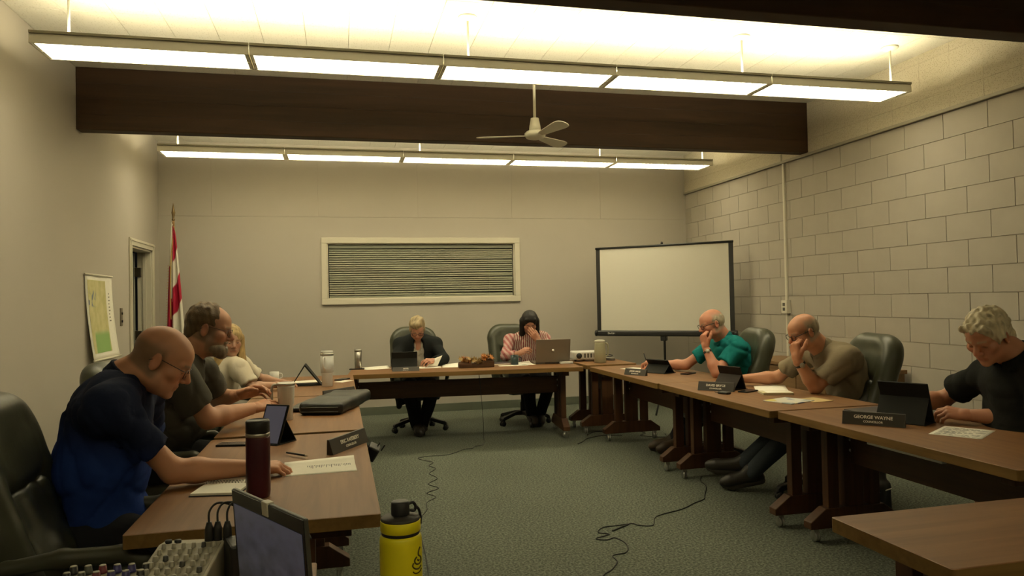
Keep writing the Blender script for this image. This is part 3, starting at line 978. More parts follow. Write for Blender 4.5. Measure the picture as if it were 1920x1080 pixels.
def person(label, J, head, arms, shirt, pants, shoes=True, w=1.0, d=1.0, belly=1.0, skin=(0.42, 0.235, 0.155), res=0.010, group=None, extra=None, name='person', shorts=False, sole=(0.07, 0.062, 0.05)):
    """J joints in metres; body is one mesh, hair and clothing are its children"""
    for k_ in list(J): J[k_] = np.array(J[k_], float)
    o = np.array((J['pelvis'][0], J['pelvis'][1], 0.0))
    head['skin'] = skin
    pieces = []
    C = J['head']; R = frame(head['fwd'], head.get('up', (0, 0, 1))); hs = head.get('s', 1.0)
    H = head_sdf(C, R, hs, J['neck'], head)
    V, Fq = H.mesh(head.get('res', 0.0042))
    pieces.append((V, Fq, head_colors(V, C, R, hs, head)))
    B = SDF(0.04)
    lat, fwd, up, fw0 = torso_prims(B, J, w, d, belly, -0.022)
    B.cone(J['neck'] + up * 0.02, J['neck'] - up * 0.05, 0.058, 0.07, 0.04)
    leg_prims(B, J, w, -0.006)
    for sd in ('r', 'l'):
        a = arms[sd]; sh, el, wr = J[sd + '_sh'], J[sd + '_el'], J[sd + '_wr']
        ar = a.get('r', 1.0)
        B.cone(sh, el, 0.038 * ar, 0.040 * ar, 0.012)
        md = el + (wr - el) * 0.3
        B.cone(el, md, 0.042 * ar, 0.0425 * ar, 0.02)
        B.cone(md, wr, 0.0425 * ar, 0.0275 * ar, 0.02)
        hd = hand_sdf(wr + unit(a['dir']) * 0.012, a['dir'], a['back'], 1 if sd == 'l' else -1, a['curl'], a.get('thumb', (0.9, 0.35)), a.get('spread', 0.05), a.get('s', 1.0))
        V, Fq = hd.mesh(a.get('res', 0.0034))
        pieces.append((V, Fq, hand_colors(V, skin)))
    V, Fq = B.mesh(res)
    cb = np.tile(np.array(skin), (len(V), 1)) * (1 + 0.05 * np.sin(V[:, :1] * 40) * np.sin(V[:, 2:] * 37))
    pieces.append((V, Fq, cb))
    body = link(name, np_mesh(name, pieces, M_SKIN, o), None, None, tuple(o))
    tag(body, label, 'person', group)

    def child(nm, S, r, colf, mat):
        V, Fq = S.mesh(r)
        c = colf(V) if callable(colf) else np.tile(np.array(colf), (len(V), 1))
        return link(nm, np_mesh(nm, [(V, Fq, np.clip(c, 0, 1))], mat, o), None, body)

    # trousers, shoes
    T = SDF(0.03)
    pel = J['pelvis']
    T.ell(pel + fw0 * 0.005, np.array((0.172 * w, 0.128 * d * (0.5 + 0.5 * belly), 0.13)), np.stack([np.cross(fw0, unit(J['neck'] - pel)), fw0, unit(J['neck'] - pel)], 1), 0.04)
    leg_prims(T, J, w, 0.012, 0.04, feet=False, shins=not shorts)
    for sd in ('r', 'l'):
        kn, an = J[sd + '_knee'], J[sd + '_ankle']
        if not shorts: T.cone(kn, an, 0.068, 0.056, 0.02)
    wf = wobble(11, 28, 0.006)
    T.post = wf
    child('trousers', T, 0.012, pants, M_CLOTH)
    if shoes:
        for sd in ('r', 'l'):
            an, to = J[sd + '_ankle'], J[sd + '_toe']
            dr = unit(to - an); Sh = SDF(0.02)
            fl = to - an; fl[2] = min(fl[2], 0) ; dn = unit(np.cross(np.cross(dr, (0, 0, 1.0)), dr))
            heel = an - dn * 0.045 - dr * 0.04; ball = to - dn * 0.004 - dr * 0.05
            Sh.cone(an + dn * 0.02, an - dn * 0.02, 0.046, 0.046, 0.02)
            Sh.cone(an - dr * 0.02, to - dr * 0.03, 0.044, 0.036, 0.03)
            Sh.cone(heel, ball, 0.036, 0.044, 0.02)
            Sh.cone(ball, to, 0.042, 0.032, 0.02)
            V, Fq = Sh.mesh(0.008)
            me = np_mesh('shoe', [(V, Fq, None)], shoes if not isinstance(shoes, bool) else M_SHOE, o)
            so_ = link('shoe', me, None, body)
            So = SDF(0.01)
            So.cone(heel - dn * 0.024, ball - dn * 0.030, 0.030, 0.036, 0.01)
            So.cone(ball - dn * 0.030, to - dn * 0.018, 0.036, 0.026, 0.01)
            V, Fq = So.mesh(0.008)
            V = V - o
            link('sole', np_mesh('sole', [(V, Fq, None)], pmat('shoe_sole', sole, 0.8)), None, so_)

    # upper garment
    G = SDF(0.045)
    inf = shirt.get('inf', 0.019)
    torso_prims(G, J, w, d, belly, inf - 0.004)
    cut = shirt.get('cut', 0.62)
    for sd in ('r', 'l'):
        sh, el, wr = J[sd + '_sh'], J[sd + '_el'], J[sd + '_wr']; ar = arms[sd].get('r', 1.0)
        if shirt.get('long'):
            G.cone(sh, el, 0.072 * ar, 0.068 * ar, 0.03)
            G.cone(el, wr, 0.068 * ar, 0.054 * ar, 0.02, cut=shirt.get('cuff', 0.92))
        else:
            G.cone(sh, el, 0.068 * ar, 0.077 * ar, 0.04, cut=cut)
    f1 = wobble(shirt.get('seed', 3), 26, 0.016, 6, (1, 1, 0.7)); f2 = creases(shirt.get('seed', 3) + 9, 40, 0.027, 6, (1, 1, 0.9))
    # trim at the waist and open the neck
    hem = J['pelvis'] + unit(J['neck'] - J['pelvis']) * shirt.get('hem', -0.06)
    def post(X, Y, Z):
        return f1(X, Y, Z) + f2(X, Y, Z)
    G.post = post
    uu = unit(J['neck'] - J['pelvis'])
    G.plane(hem, -uu)
    if shirt.get('vneck'):
        pn = J['neck'] + fwd * 0.105 * d - up * 0.03
        vs_ = shirt['vneck'] if not isinstance(shirt['vneck'], bool) else 1.0
        G.ell(pn, np.array((0.05, 0.06, 0.10)) * vs_, np.stack([lat, fwd, up], 1), 0.012, 's')
    G.cone(J['neck'] + up * 0.06, J['neck'] - up * 0.005, 0.066, 0.061, 0.01, 's')
    child(shirt.get('name', 'shirt'), G, shirt.get('res', 0.0095), shirt['col'], M_CLOTH)
    if shirt.get('collar'):
        K = SDF(0.006)
        n0 = J['neck'] + up * shirt.get('collar_up', 0.030)
        nr = head.get('neck_r', 0.056) * hs + 0.012
        a0 = shirt.get('collar_gap', 0.35)
        prev = None
        for i in range(25):
            a = math.pi / 2 + a0 + (2 * math.pi - 2 * a0) * i / 24
            fr_ = 0.5 + 0.5 * math.sin(a)
            p = n0 + lat * math.cos(a) * nr + fwd * (math.sin(a) * nr * 1.05 + 0.006) + up * (0.016 - 0.045 * fr_)
            q2 = n0 + lat * math.cos(a) * (nr + 0.026) + fwd * (math.sin(a) * (nr + 0.022) + 0.008) - up * (0.020 + 0.060 * fr_)
            K.cone(p, q2, 0.0055, 0.0045, 0.004)
            if prev is not None:
                K.cone((prev[0] + p) / 2, (prev[1] + q2) / 2, 0.0055, 0.0045, 0.004)
                K.cone(prev[0], p, 0.0055, 0.0055, 0.004)
            prev = (p, q2)
        child('collar', K, 0.0042, shirt.get('collar_col', shirt['col']), M_CLOTH)
    if extra:
        extra(child, dict(body=body, o=o, C=C, R=R, hs=hs, lat=lat, fwd=fwd, up=up, J=J))
    return body

def glasses(ctx, kind='thin', drop=0.0, mat=None):
    """frame, temples and lenses in the head's own axes"""
    C, R, s, body, o = ctx['C'], ctx['R'], ctx['hs'], ctx['body'], ctx['o']
    P = lambda x, y, z: Vector(C + R @ (np.array([x, y, z - drop]) * s) - o)
    r = 0.0013 if kind == 'thin' else 0.0022
    mb = MB()
    for sg in (-1, 1):
        pts = []
        for i in range(20):
            a = 2 * math.pi * i / 20
            ca, sa = math.cos(a), math.sin(a)
            ex = 0.0245 * math.copysign(abs(ca) ** 0.7, ca); ez = 0.0165 * math.copysign(abs(sa) ** 0.7, sa)
            pts.append(P(sg * 0.033 + ex, 0.100 - 0.14 * max(0, abs(sg * 0.033 + ex) - 0.03), -0.002 + ez))
        mb.tube(pts, r, 6, closed=True)
        mb.tube([P(sg * 0.056, 0.097, 0.008), P(sg * 0.070, 0.087, 0.009), P(sg * 0.078, 0.03, 0.012), P(sg * 0.081, -0.008, 0.014), P(sg * 0.083, -0.03, -0.004)], r * 1.15, 6)
    mb.tube([P(-0.010, 0.099, 0.002), P(0, 0.106, 0.005), P(0.010, 0.099, 0.002)], r, 6)
    g = mb.build('eyeglasses', mat or M_FRAME, body)
    for sg in (-1, 1):
        v = [P(sg * 0.033, 0.0995, -0.002)]
        for i in range(16):
            a = 2 * math.pi * i / 16
            v.append(P(sg * 0.033 + 0.024 * math.cos(a), 0.0995 - 0.14 * max(0, abs(sg * 0.033 + 0.024 * math.cos(a)) - 0.03), -0.002 + 0.016 * math.sin(a)))
        l = MB().add([tuple(p) for p in v], [(0, i + 1, (i + 1) % 16 + 1) for i in range(16)])
        l.build('lens', M_LENS, g)
    return g

def hair_cap(ctx, child, col, fn, seed=1, amp=0.004, freq=120, res=0.0045, name='hair', stretch=(1, 1, 1), var=0.25):
    """fn(S, P, E) adds shapes in head axes"""
    C, R, s = ctx['C'], ctx['R'], ctx['hs']
    S = SDF(0.012)
    P = lambda x, y, z: C + R @ (np.array([x, y, z]) * s)
    E = lambda c, r, k=None, mode='u': S.ell(P(*c), np.array(r) * s, R, k, mode)
    fn(S, P, E)
    S.post = wobble(seed, freq, amp, 7, stretch)
    base = np.array(col)
    w1 = wobble(seed + 5, 150, 1.0, 6, (1.6, 1.6, 0.5))
    def cf(V):
        t = w1(V[:, 0], V[:, 1], V[:, 2])
        return base[None, :] * (1 + var * t[:, None] * 2)
    return child(name, S, res, cf, M_HAIR)

def watch(ctx, wr, el, col_band, face=True, rr=0.033, face_col=(0.45, 0.42, 0.34)):
    o, body = ctx['o'], ctx['body']
    a = unit(wr - el); p = wr - a * 0.035
    u = unit(np.cross(a, (0.3, 0.2, 0.9))); v = np.cross(a, u)
    pts = [Vector(p + (u * math.cos(t) + v * math.sin(t)) * rr - o) for t in np.linspace(0, 2 * math.pi, 20, endpoint=False)]
    mb = MB()
    for k in (-0.006, 0, 0.006):
        mb.tube([q + Vector(a * k) for q in pts], 0.0042, 6, closed=True)
    b = mb.build('wristwatch', pmat('watch_band', col_band, 0.5), body)
    if face:
        n = unit(np.array((-0.45, -0.75, 0.35)) - a * (np.array((-0.45, -0.75, 0.35)) @ a))
        q = p + n * rr - o
        MB().cyl(tuple(q), tuple(q + n * 0.008), 0.017, 20).build('watch_face', pmat('watch_dial', face_col, 0.3, metal=0.3), b)
    return b
# ================================================================ furniture
def caster(parent, loc, mat, r=0.03):
    mb = MB()
    mb.cyl((loc[0] - 0.013, loc[1], r), (loc[0] - 0.005, loc[1], r), r, 14)
    mb.cyl((loc[0] + 0.005, loc[1], r), (loc[0] + 0.013, loc[1], r), r, 14)
    mb.box((loc[0] - 0.017, loc[1] - 0.012, r + 0.004), (loc[0] + 0.017, loc[1] + 0.012, r + 0.038))
    mb.cyl((loc[0], loc[1], r), (loc[0], loc[1], loc[2]), 0.008, 8)
    return mb.build('caster', mat, parent)

def trestle_table(name, label, loc, L, W=0.75, rz=0.0, inset=0.13, group='trestle meeting tables', inset2=None, trestles=True):
    """length along local y, origin on the floor under the middle"""
    t = empty(name, loc, rz, label, 'table', group)
    th = 0.042
    top = MB()
    cr = 0.010
    hw, hl = W / 2, L / 2
    out = []
    for cx, cy, a0 in ((hw - cr, hl - cr, 0), (-hw + cr, hl - cr, 90), (-hw + cr, -hl + cr, 180), (hw - cr, -hl + cr, 270)):
        for k in range(5):
            a = math.radians(a0 + 22.5 * k)
            out.append((cx + cr * math.cos(a), cy + cr * math.sin(a)))
    n = len(out)
    vs = [(x, y, TZ - 0.0015) for x, y in out] + [(x, y, TZ - th) for x, y in out] + [(x * (1 - 0.004 / hw), y * (1 - 0.004 / hl), TZ) for x, y in out]
    top.add(vs, [list(range(2 * n, 3 * n))])
    top.cur = 1
    top.add(vs, [[n + i for i in range(n)][::-1]] + [[n + i, n + (i + 1) % n, (i + 1) % n, i] for i in range(n)])
    top.cur = 0
    top.add(vs, [[i, (i + 1) % n, 2 * n + (i + 1) % n, 2 * n + i] for i in range(n)])
    link('tabletop', top.mesh('tabletop', [M_TOP, M_EDGE]), None, t)
    if not trestles:
        return t
    for sg in (-1, 1):
        ins = inset if sg < 0 or inset2 is None else inset2
        y = sg * (hl - ins)
        foot = MB()
        fl = 0.29
        foot.prism([(-fl, 0.075), (-fl, 0.115), (-fl + 0.10, 0.185), (fl - 0.10, 0.185), (fl, 0.115), (fl, 0.075)], 1, y - 0.034, y + 0.034)
        fo = foot.build('foot', M_LEG, t, bevel=0.004)
        for (x, w2) in ((-0.135, 0.034), (0.0, 0.062), (0.135, 0.034)):
            part_box('post', M_LEG, t, (x - w2, y - 0.026, 0.185), (x + w2, y + 0.026, TZ - th - 0.05), 0.003)
        part_box('top_rail', M_LEG, t, (-hw + 0.09, y - 0.034, TZ - th - 0.05), (hw - 0.09, y + 0.034, TZ - th), 0.003)
        for x in (-fl + 0.05, fl - 0.05):
            caster(t, (x, y, 0.08), M_METAL)
        bolts = MB()
        for (x, z) in ((-0.02, 0.50), (0.02, 0.50), (-0.02, 0.56), (0.02, 0.56)):
            bolts.cyl((x, y - sg * 0.024, z), (x, y - sg * 0.034, z), 0.009, 10)
        bolts.build('bolt', M_METAL, t)
    part_box('stretcher', M_LEG if 0 else wood('stretcher_wood', (0.050, 0.022, 0.009), (0.080, 0.037, 0.016), 0.42, axis=1, scale=12), t,
             (-0.022, -hl + inset + 0.026, 0.43), (0.022, hl - (inset2 or inset) - 0.026, 0.60), 0.003)
    return t

LTX = -0.255
trestle_table('trestle_table', 'trestle table with open paper and red tumbler, nearest on the left', (LTX, 3.135, 0), 1.55)
trestle_table('trestle_table', 'trestle table carrying the black binder and white tumbler on the left', (LTX, 4.745, 0), 1.55)
trestle_table('trestle_table', 'trestle table with folded tablet stand, farthest on the left', (LTX, 6.31, 0), 1.50)
bt = trestle_table('trestle_table', 'long trestle table before the back wall with two people behind', (1.235, 7.32, 0), 2.28, 0.76, math.radians(90 - 4.4), inset=0.16, inset2=0.05)
trestle_table('trestle_table', 'trestle table in front of the person in the teal shirt', (2.775, 6.06, 0), 1.56)
trestle_table('trestle_table', 'trestle table in front of the person in the tan shirt', (2.79, 4.52, 0), 1.50)
rt3 = trestle_table('trestle_table', 'trestle table in front of the person in the black polo', (2.82, 2.975, 0), 1.53)
part_box('power_strip', M_WHITE, rt3, (-0.30, -0.33, TZ - 0.075), (-0.27, 0.13, TZ - 0.044), 0.004)
trestle_table('corner_table', 'small corner table holding the projector beside the back table', (2.70, 7.36, 0), 0.70, 0.54, 0.0, inset=0.16, group=None)
trestle_table('trestle_table', 'bare table cut off by the lower right corner of the picture', (2.19, 1.695, 0), 1.53, 0.45, math.radians(90), inset=0.2)
trestle_table('trestle_table', 'low left corner table under the laptop and mixers', (-0.415, 1.60, 0), 0.70, 0.74, math.radians(90), inset=0.15)
trestle_table('trestle_table', 'table under the yellow bottle at the bottom edge', (0.27, 1.22, 0), 0.56, 0.70, math.radians(90), inset=0.12)

# ---- high-backed leather office chair ------------------------------------------------
def chair_meshes():
    rec = math.radians(19)
    ca, sa = math.cos(rec), math.sin(rec)
    B0 = np.array((0, -0.20, 0.42))
    Rb = np.array([[1, 0, 0], [0, ca, -sa], [0, sa, ca]]) @ np.eye(3)
    Pb = lambda x, y, z: B0 + Rb @ np.array((x, y, z))
    out = {}
    # back: rounded slab with a padded rim that grows towards the sides
    S = SDF(0.03)
    S.slab(Pb(0, -0.045, 0.355), (0.262, 0.375), 0.17, 0.045, Rb, 0.02)
    S.slab(Pb(0, -0.012, 0.355), (0.262, 0.375), 0.17, 0.05, Rb, 0.045, ring=0.060, rr=0.056)
    S.slab(Pb(0, -0.010, 0.555), (0.19, 0.155), 0.11, 0.050, Rb, 0.03)
    S.post = wobble(5, 30, 0.004)
    out['backrest'] = S.mesh(0.011)
    S = SDF(0.02)
    S.slab(Pb(0, -0.006, 0.215), (0.185, 0.195), 0.07, 0.042, Rb, 0.02)
    S.ell(Pb(0, 0.01, 0.17), (0.15, 0.045, 0.12), Rb, 0.04)
    S.post = wobble(7, 60, 0.008)
    out['lumbar_cushion'] = S.mesh(0.011)
    S = SDF(0.03)
    S.box((0, 0.02, 0.435), (0.245, 0.25, 0.055), None, 0.05, 0.03)
    S.ell((0, 0.21, 0.43), (0.23, 0.07, 0.055), None, 0.04)
    S.box((0, 0.0, 0.37), (0.20, 0.20, 0.025), None, 0.02, 0.0)
    S.post = wobble(8, 40, 0.004)
    out['seat'] = S.mesh(0.011)
    S = SDF(0.015)
    pts = [(-0.30, -0.27, 0.625), (-0.30, -0.12, 0.641), (-0.30, 0.04, 0.637), (-0.30, 0.10, 0.615), (-0.29, 0.10, 0.54), (-0.27, 0.03, 0.42), (-0.22, -0.02, 0.38)]
    rr = [0.022, 0.027, 0.027, 0.024, 0.019, 0.018, 0.018]
    for i in range(len(pts) - 1):
        S.cone(pts[i], pts[i + 1], rr[i], rr[i + 1], 0.015)
    S.cone((-0.30, -0.27, 0.625), (-0.235, -0.30, 0.58), 0.022, 0.018, 0.015)
    out['armrest'] = S.mesh(0.009)
    V, Fq = out['armrest']
    V2 = V.copy(); V2[:, 0] *= -1
    out['armrest2'] = (V2, Fq[:, ::-1])
    return out
CH = chair_meshes()
CHM = {k: np_mesh(k, [(v[0], v[1], None)], M_LEATHER2 if k.startswith('arm') else M_LEATHER) for k, v in CH.items()}
def chair_proto():
    t = empty('office_chair', (0, 0, 0))
    for k in ('backrest', 'lumbar_cushion', 'seat'):
        link(k, CHM[k], None, t)
    link('armrest', CHM['armrest'], None, t)
    link('armrest', CHM['armrest2'], None, t)
    MB().lathe([(0.03, 0.11), (0.03, 0.24), (0.022, 0.245), (0.022, 0.35), (0.07, 0.352)], 16).build('gas_column', M_BLACK, t)
    leg = MB()
    leg.prism([(0.02, 0.10), (0.02, 0.15), (0.10, 0.145), (0.28, 0.10), (0.30, 0.085), (0.30, 0.06), (0.27, 0.062), (0.12, 0.105)], 1, -0.022, 0.022)
    lm = leg.mesh('base_leg', M_BLACK)
    cm = MB()
    cm.cyl((0, -0.024, 0.028), (0, -0.006, 0.028), 0.028, 14).cyl((0, 0.006, 0.028), (0, 0.024, 0.028), 0.028, 14)
    cm.tube([(0, 0, 0.028), (0, 0, 0.085)], 0.009, 8)
    cm.box((-0.022, -0.012, 0.03), (0.022, 0.012, 0.062))
    cme = cm.mesh('caster', M_BLACK)
    for i in range(5):
        a = 2 * math.pi * i / 5 + 0.3
        l = link('base_leg', lm, None, t, rot=(0, 0, a), bevel=0.006)
        link('caster', cme, None, l, (0.285, 0, 0))
    return t
proto = chair_proto()
_first = [True]
def office_chair(loc, rz, label):
    o = proto if _first[0] else copy_tree(proto)
    _first[0] = False
    o.location = loc
    o.rotation_euler = (0, 0, rz)
    return tag(o, label, 'chair', 'green leather office chairs around the tables')
PI = math.pi
office_chair((-0.70, 2.74, 0), -PI / 2 + 0.03, 'green leather office chair of the person in the navy polo')
office_chair((-0.76, 4.22, 0), -PI / 2, 'green leather office chair of the bearded person in grey')
office_chair((-0.86, 6.05, 0), -PI / 2 - 0.3, 'green leather office chair hidden behind the blond person')
office_chair((0.83, 7.93, 0), PI + 0.02, 'green leather office chair behind the person in the dark jacket')
office_chair((2.0, 7.98, 0), PI + 0.12, 'green leather office chair behind the person in the striped blouse')
office_chair((3.06, 5.66, 0), PI / 2 - 0.10, 'green leather office chair of the person in the teal shirt')
office_chair((3.16, 4.36, 0), PI / 2 - 0.12, 'green leather office chair of the person in the tan shirt')
office_chair((3.45, 2.70, 0), PI / 2 - 0.35, 'green leather office chair of the person in the black polo')

# ---- low wooden credenza by the block wall ---------------------------------------------
cz = empty('credenza', (4.42, 6.1, 0), 0, 'low wooden credenza against the block wall behind the chairs', 'cabinet')
mc = wood('credenza_wood', (0.16, 0.09, 0.04), (0.23, 0.135, 0.06), 0.45, axis=1)
part_box('body', mc, cz, (-0.21, -0.88, 0.08), (0.21, 0.88, 0.70), 0.004)
part_box('plinth', mc, cz, (-0.18, -0.85, 0), (0.20, 0.85, 0.08))
part_box('top', mc, cz, (-0.24, -0.90, 0.70), (0.22, 0.90, 0.735), 0.005)
for i in range(4):
    y0 = -0.87 + i * 0.435
    dr = part_box('door', mc, cz, (-0.226, y0 + 0.006, 0.10), (-0.208, y0 + 0.429, 0.69), 0.003)
    MB().cyl((-0.24, y0 + 0.22, 0.62), (-0.225, y0 + 0.22, 0.62), 0.012, 10).build('knob', M_METAL, dr)

# ---- tripod projection screen ---------------------------------------------------------
sA = np.array((3.19, 8.76)); sB = np.array((4.46, 7.61))
sm = (sA + sB) / 2; sd = sB - sA; sw = np.linalg.norm(sd); ang = math.atan2(sd[1], sd[0])
ps = empty('projection_screen', (sm[0], sm[1], 0), ang, 'white portable projection screen on a black tripod in the corner', 'screen')
hw = sw / 2
part_box('screen_fabric', pmat('screen_white', (0.72, 0.69, 0.60), 0.9, spec=0.1), ps, (-hw + 0.05, -0.004, 0.985), (hw - 0.05, 0.0, 2.01))
for sg in (-1, 1):
    part_box('side_border', M_BLACK, ps, (sg * (hw - 0.03) - 0.026, -0.006, 0.985), (sg * (hw - 0.03) + 0.026, 0.002, 2.012), 0.001)
MB().cyl((-hw, -0.004, 2.02), (hw, -0.004, 2.02), 0.014, 12).build('top_bar', M_BLACK, ps)
cs = MB().box((-hw + 0.004, -0.03, 0.915), (hw - 0.004, 0.035, 0.985))
cso = cs.build('roller_case', M_BLACK, ps, bevel=0.018)
for sg in (-1, 1):
    MB().cyl((sg * (hw - 0.004), 0, 0.95), (sg * (hw + 0.022), 0, 0.95), 0.038, 14).build('case_end_cap', M_BLACK, cso)
text_mesh('maker_mark', 'Da-Lite', 0.032, M_WHITE, cso, (-hw + 0.20, -0.0312, 0.95), (PI / 2, 0, 0), 0.001)
MB().cyl((0, 0.045, 0.10), (0, 0.045, 2.03), 0.014, 12).build('mast', M_BLACK, ps)
MB().tube([(0, 0.045, 2.03), (0, 0.045, 2.06), (0, 0.01, 2.06), (0, -0.004, 2.035)], 0.008, 8).build('hanging_hook', M_BLACK, ps)
MB().box((-0.035, -0.01, 0.86), (0.035, 0.06, 0.915)).build('clamp', M_BLACK, ps, bevel=0.006)
for k in range(3):
    a = PI / 2 + k * 2 * PI / 3 + PI / 3
    MB().tube([(0, 0.045, 0.42), (0.10 * math.cos(a), 0.045 + 0.10 * math.sin(a), 0.34), (0.40 * math.cos(a), 0.045 + 0.40 * math.sin(a), 0.012)], 0.011, 8).build('leg', M_BLACK, ps)

# ---- ceiling fan ------------------------------------------------------------------------
fan = empty('ceiling_fan', (1.62, 5.86, 2.74), 0, 'white three-bladed ceiling fan hanging in front of the beam', 'fan')
mf = pmat('fan_white', (0.70, 0.67, 0.55), 0.4)
MB().cyl((0, 0, 0.14), (0, 0, ZC - 2.74), 0.012, 12).build('down_rod', mf, fan)
MB().lathe([(0.012, 0.55), (0.05, 0.57), (0.06, ZC - 2.742)], 18).build('ceiling_cup', mf, fan)
MB().lathe([(0.05, 0.06), (0.046, 0.10), (0.036, 0.15), (0.034, 0.165), (0.015, 0.17)], 20).build('rod_cover', mf, fan)
MB().lathe([(0.03, -0.012), (0.075, 0.0), (0.088, 0.02), (0.088, 0.038), (0.07, 0.055), (0.03, 0.062)], 24).build('motor', mf, fan)
for k in range(3):
    a = math.radians(176 + 120 * k) - 0.2338
    ro = Matrix.Rotation(a, 4, 'Z') @ Matrix.Rotation(math.radians(-16 if k != 0 else -9), 4, 'X')
    pts = [(0.07, -0.018)]
    for x in (0.12, 0.2, 0.3, 0.4): pts.append((x, -0.032 - 0.10 * (x - 0.12)))
    for t in range(7):
        b = -PI / 2 + PI * t / 6
        pts.append((0.44 + 0.055 * math.cos(b), 0.058 * math.sin(b)))
    for x in (0.4, 0.3, 0.2, 0.12): pts.append((x, 0.032 + 0.10 * (x - 0.12)))
    pts.append((0.07, 0.018))
    MB().prism(pts, 2, 0.016, 0.022, ro).build('blade', mf, fan, bevel=0.001)

# ---- wall things --------------------------------------------------------------------------
cd = empty('wall_conduit', (XR, 6.91, 0), 0, 'white surface conduit with outlet box on the block wall', 'conduit')
mwt = pmat('conduit_white', (0.66, 0.63, 0.53), 0.5)
MB().box((-0.022, -0.016, 1.33), (0.003, 0.016, ZT)).build('raceway', mwt, cd, bevel=0.005)
MB().box((-0.022, -0.016, 0.10), (0.003, 0.016, 1.19)).build('raceway', mwt, cd, bevel=0.005)
MB().box((-0.014, 0.02, ZT + 0.028), (0.003, 0.045, 2.90)).build('raceway', pmat('conduit_dark', (0.2, 0.18, 0.13), 0.5), cd)
bx = MB().box((-0.05, -0.052, 1.19), (0.003, 0.052, 1.33)).build('outlet_box', mwt, cd, bevel=0.005)
for z in (1.235, 1.285):
    MB().box((-0.052, -0.02, z - 0.017), (-0.049, 0.02, z + 0.017)).build('socket', pmat('socket_dark', (0.06, 0.055, 0.045), 0.5), bx)
sw_ = empty('light_switch', (XL, 7.67, 1.30), 0, 'narrow dark switch plate on the left wall beside the map', 'switch')
part_box('plate', pmat('switch_brown', (0.13, 0.105, 0.07), 0.5), sw_, (-0.002, -0.036, -0.085), (0.007, 0.036, 0.085), 0.002)
for z in (-0.04, 0.035):
    part_box('toggle', M_BLACK, sw_, (0.006, -0.006, z - 0.012), (0.018, 0.006, z + 0.010), 0.002)

# map on the left wall
def map_mat():
    m, nt, b = _nodes('printed_map')
    tc = nt.nodes.new('ShaderNodeTexCoord')
    sp = nt.nodes.new('ShaderNodeSeparateXYZ')
    nt.links.new(tc.outputs['Object'], sp.inputs[0])
    n = nt.nodes.new('ShaderNodeTexNoise'); n.inputs['Scale'].default_value = 11; n.inputs['Detail'].default_value = 6
    nt.links.new(tc.outputs['Object'], n.inputs['Vector'])
    r = nt.nodes.new('ShaderNodeValToRGB')
    e = r.color_ramp.elements
    e[0].position = 0.30; e[0].color = (0.50, 0.47, 0.20, 1)
    e[1].position = 0.72; e[1].color = (0.66, 0.61, 0.34, 1)
    nt.links.new(n.outputs['Fac'], r.inputs['Fac'])
    # woodland in the lower middle
    def ramp(sock, a, b2):
        q = nt.nodes.new('ShaderNodeMapRange'); q.interpolation_type = 'SMOOTHSTEP'
        q.inputs[1].default_value = a; q.inputs[2].default_value = b2
        nt.links.new(sock, q.inputs[0]); return q.outputs[0]
    def mul(a, b2):
        q = nt.nodes.new('ShaderNodeMath'); q.operation = 'MULTIPLY'
        nt.links.new(a, q.inputs[0]); nt.links.new(b2, q.inputs[1]); return q.outputs[0]
    g = mul(ramp(sp.outputs[2], 0.26, 0.20), mul(ramp(sp.outputs[1], 0.14, 0.17), ramp(sp.outputs[1], 0.56, 0.53)))
    mx = nt.nodes.new('ShaderNodeMix'); mx.data_type = 'RGBA'
    nt.links.new(g, mx.inputs[0]); nt.links.new(r.outputs['Color'], mx.inputs[6]); mx.inputs[7].default_value = (0.25, 0.42, 0.14, 1)
    # lake
    v = nt.nodes.new('ShaderNodeTexNoise'); v.inputs['Scale'].default_value = 9; v.inputs['Distortion'].default_value = 1.5
    nt.links.new(tc.outputs['Object'], v.inputs['Vector'])
    lk = mul(ramp(v.outputs['Fac'], 0.50, 0.56), mul(mul(ramp(sp.outputs[2], 0.44, 0.47), ramp(sp.outputs[2], 0.60, 0.56)), ramp(sp.outputs[1], 0.30, 0.20)))
    mx2 = nt.nodes.new('ShaderNodeMix'); mx2.data_type = 'RGBA'
    nt.links.new(lk, mx2.inputs[0]); nt.links.new(mx.outputs[2], mx2.inputs[6]); mx2.inputs[7].default_value = (0.16, 0.20, 0.28, 1)
    nt.links.new(mx2.outputs[2], b.inputs['Base Color'])
    b.inputs['Roughness'].default_value = 0.6
    return m
mp = empty('wall_map', (XL + 0.004, 6.62, 0.95), 0, 'paper wall map with a green patch hung on the left wall', 'map')
sheet = MB()
NY, NZ = 8, 18
vs = []; fs = []
for j in range(NZ + 1):
    for i in range(NY + 1):
        u, v = i / NY, j / NZ
        vs.append((0.006 + 0.05 * (1 - v) ** 2 + 0.004 * math.sin(u * 9), 0.72 * u + 0.055 * (1 - v), 0.72 * v))
for j in range(NZ):
    for i in range(NY):
        a = j * (NY + 1) + i
        fs.append((a, a + 1, a + NY + 2, a + NY + 1))
sheet.add(vs, fs, True)
so = sheet.build('map_sheet', M_PAPER, mp)
so.modifiers.new('thickness', 'SOLIDIFY').thickness = 0.001
pr = MB()
vs = []
for j in range(NZ + 1):
    for i in range(NY + 1):
        u, v = 0.06 + 0.66 * i / NY, 0.08 + 0.86 * j / NZ
        vs.append((0.0085 + 0.05 * (1 - v) ** 2 + 0.004 * math.sin(u * 9), 0.72 * u + 0.055 * (1 - v), 0.72 * v))
pr.add(vs, fs, True)
pr.build('map_print', map_mat(), mp)
lg = MB()
for k in range(9):
    z = 0.56 - k * 0.03
    x = 0.0085 + 0.05 * (1 - z / 0.72) ** 2
    lg.box((x, 0.60, z), (x + 0.001, 0.60 + 0.02 + 0.025 * ((k * 7) % 3) / 2, z + 0.012))
lg.build('map_legend', pmat('legend_ink', (0.25, 0.23, 0.18), 0.8), mp)
